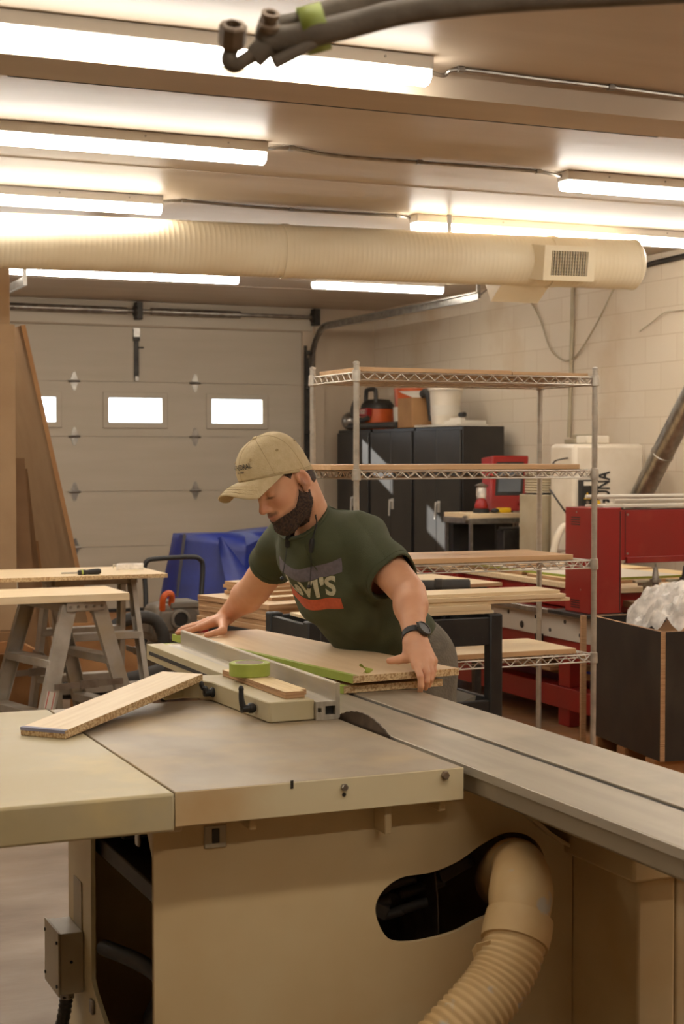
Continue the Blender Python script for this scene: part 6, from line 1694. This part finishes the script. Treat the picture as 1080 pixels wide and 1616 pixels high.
# chest print: a grey bar, lettering and an orange bar
pc_ = tp3(.17, -.015, .60)
M['print_grey'] = mat('print_grey', (112, 104, 112), .8, c2=(100, 94, 98), scale=90)
M['print_cream'] = mat('print_cream', (198, 192, 164), .8, c2=(180, 172, 142), scale=120)
M['print_orange'] = mat('print_orange', (198, 92, 58), .8, c2=(184, 84, 52), scale=90)
def on_chest(x, y):
    o = tp3(.30, -x*1.0+.012, .785+y*.82/TL); o = o
    hit = tree.ray_cast(Vector(o), Vector(-fw_), .5)
    p = hit[0] if hit[0] else Vector(tp3(.12, -x, .64))
    return p+Vector(fw_)*.0012
# his left is the viewer's right: text runs from his right to his left
def chest(x, y):
    a = math.radians(13); y0 = y+.02
    return on_chest(-(x*math.cos(a)+y0*math.sin(a)-.006), -x*math.sin(a)+y0*math.cos(a)-.02)
b = MB(); b.grid(lambda u, v: chest(-.120+.24*u, .028+.048*v), 40, 8); b.build('print_bar', M['print_grey'], shirt, angle=2)
b = MB(); b.grid(lambda u, v: chest(-.120+.24*u, -.092+.042*v), 40, 8); b.build('print_bar', M['print_orange'], shirt, angle=2)
vs, fs = text_mesh("LeVI'S", .098, .0035)
w = max(v.x for v in vs)-min(v.x for v in vs)
tm = bpy.data.meshes.new('t'); tm.from_pydata([tuple(v) for v in vs], [], fs); bmx = bmesh.new(); bmx.from_mesh(tm)
bmesh.ops.triangulate(bmx, faces=bmx.faces)
for it in range(3):
    ed = [e for e in bmx.edges if e.calc_length() > .012]
    if not ed: break
    bmesh.ops.subdivide_edges(bmx, edges=ed, cuts=1); bmesh.ops.triangulate(bmx, faces=bmx.faces)
b = MB(); b.add([chest(v.co.x*.190/w+.006, -.012+v.co.y*.92) for v in bmx.verts], [tuple(v.index for v in f.verts) for f in bmx.faces]) if not bmx.verts.index_update() else None
bmx.free(); bpy.data.meshes.remove(tm)
b.build('print_lettering', M['print_cream'], shirt, angle=2)

# ---- trousers, belt, shoes
M['jeans'] = mat('grey_trouser_cloth', (116, 108, 94), .85, c2=(100, 93, 80), scale=20, bump=.25, bscale=120)
pant = [Ell(tp3(.0, 0, .02), (.112, .163, .12), TR, .05), Ell(PV+A((.03, 0, -.06)), (.12, .165, .10), None, .05),
        Cap(hipL, knL, .102, .078, .05), Cap(knL, anL+A((.005, 0, 0)), .077, .068, .03), Cap(hipR, knR, .102, .078, .05), Cap(knR, anR+A((.005, 0, 0)), .077, .068, .03)]
def pant_post(P, V):
    D = V+.005*wavy(P, 40, 31, 4)+.003*wavy(P, 90, 33, 3)*np.clip((.4-P[:, 2])/.3, 0, 1)
    q = (P-PV)@TR
    D = np.maximum(D, q[:, 2]-.055); D = np.maximum(D, .055-P[:, 2]); return D
pp, pf = surface(pant, A((1.9, 4.0, 0)), A((2.5, 5.2, 1.2)), .005, pant_post)
skin_obj('trousers', pp, pf, M['jeans'], pm, 1)
def belt_post(P, V):
    q = (P-PV)@TR; D = V-.004
    return np.maximum(np.maximum(D, -(D+.008)), np.abs(q[:, 2]-.028)-.018)
pp, pf = surface(pant[:2], A((1.9, 4.2, .7)), A((2.5, 5.0, 1.15)), .004, belt_post)
skin_obj('belt', pp, pf, M['black'], pm, 0)
# holster clip on the belt
b = MB(); b.obox(tp3(.115, .07, .03), (.02, .05, .06), Matrix(TR.tolist())); b.build('belt_pouch', M['black'], pm, bevel=.006)
M['shoe'] = mat('brown_work_shoe', (70, 52, 38), .6, c2=(54, 40, 30), scale=14)
for an in (anL, anR):
    f = surface([Cap(an, an+A((0, 0, -.04)), .056, .05, .03), Ell(an+A((-.07, 0, -.045)), (.15, .052, .045), None, .04), Ell(an+A((-.13, 0, -.04)), (.07, .052, .045), None, .03)], an-A((.3, .12, .1)), an+A((.14, .12, .08)), .006,
                lambda P, V: np.maximum(np.maximum(V, .004-P[:, 2]), P[:, 2]-.12))
    skin_obj('shoe', f[0], f[1], M['shoe'], pm, 0)

# ---- wristwatch
wa = (LW-LE)/np.linalg.norm(LW-LE); wc = LW-wa*.012
facing = A((-.05, -.93, .36)); facing = facing-wa*(facing@wa); facing /= np.linalg.norm(facing); facing = facing+A(_rt)*.42; facing = facing-wa*(facing@wa); facing /= np.linalg.norm(facing)
tree_b = None
sd_ = np.cross(wa, facing)
b = MB(); n = 40; ringv = []
for (dr_, du) in ((.0, -.0105), (.0028, -.0105), (.0028, .0105), (.0, .0105)):
    for i in range(n):
        a = 2*PI*i/n; dv = facing*math.cos(a)*.0330+sd_*math.sin(a)*.0335; l_ = np.linalg.norm(dv); ringv.append(wc+dv*(1+dr_/l_)+wa*du)
b.add(ringv, [(j*n+i, j*n+(i+1) % n, ((j+1) % 4)*n+(i+1) % n, ((j+1) % 4)*n+i) for j in range(4) for i in range(n)])
ww = b.build('wristwatch', M['black'], pm, angle=.5)
b = MB(); fp_ = wc+facing*.033
b.lathe([(.017, 0), (.0225, .001), (.0235, .004), (.0235, .0085), (.0215, .0115), (.0185, .0115), (.018, .0095), (.0005, .0095)], fp_, facing, n=32); b.build('watch_case', M['darksteel'], ww)
b = MB(); b.lathe([(.0005, .0), (.0178, 0)], fp_+facing*.0099, facing, n=32, caps=False); b.build('watch_face', M['black'], ww, smooth=False)
b = MB()
for e in (-.35, .35): b.cyl(fp_+facing*.006+wa*math.sin(e)*.023+sd_*math.cos(e)*.0235, fp_+facing*.006+wa*math.sin(e)*.023+sd_*math.cos(e)*.0268, .0025, n=10)
b.build('watch_buttons', M['darksteel'], ww)

# ---- neckband earphones
def chest_pt(px, py, lift):
    o = at_d(px, py, 3.5); dv = (at_d(px, py, 6.0)-o).normalized()
    hit = tree.ray_cast(o, dv, 3.0)
    return (hit[0]-dv*lift) if hit[0] else at_d(px, py, 4.7)
nb = MB()
band = [chest_pt(493, 852, .008), chest_pt(500, 826, .008), Vector(NC+sx*.066+nax*.016), Vector(NC+sx*.04-fw_*.052+nax*.022), Vector(NC-sx*.04-fw_*.052+nax*.022), Vector(NC-sx*.068+nax*.016), Vector(NC-sx*.05+fw_*.06-nax*.01), chest_pt(456, 842, .010)]
nb.tube(smooth_path(band, 8), .0022, n=7)
ep = nb.build('neckband', M['black'], pm)
b = MB(); b.tube([chest_pt(493, 850, .010), chest_pt(492, 858, .010), chest_pt(491, 872, .010)], [.006, .0085, .0065], n=10); b.build('pod', M['black'], ep)
b = MB(); b.tube([chest_pt(456, 838, .010), chest_pt(455, 848, .011), chest_pt(453.5, 863, .012)], [.006, .0085, .0065], n=10); b.build('pod', M['black'], ep)
b = MB(); b.tube(smooth_path([chest_pt(491, 872, .010), chest_pt(491, 895, .006), chest_pt(490, 915, .006), chest_pt(489, 926, .006)], 4), .0011, n=6); b.ell(chest_pt(488, 926, .008), (.008, .006, .006), nu=10, nv=6); b.build('earbud_cord', M['black'], ep)
e0 = chest_pt(453, 863, .012); eb_ = at_d(445.5, 913, 4.66)
b = MB(); b.tube(smooth_path([e0, at_d(450, 885, 4.66), eb_], 5), .0011, n=6); b.ell(eb_, (.007, .007, .007), nu=10, nv=6); b.build('earbud_cord', M['black'], ep)
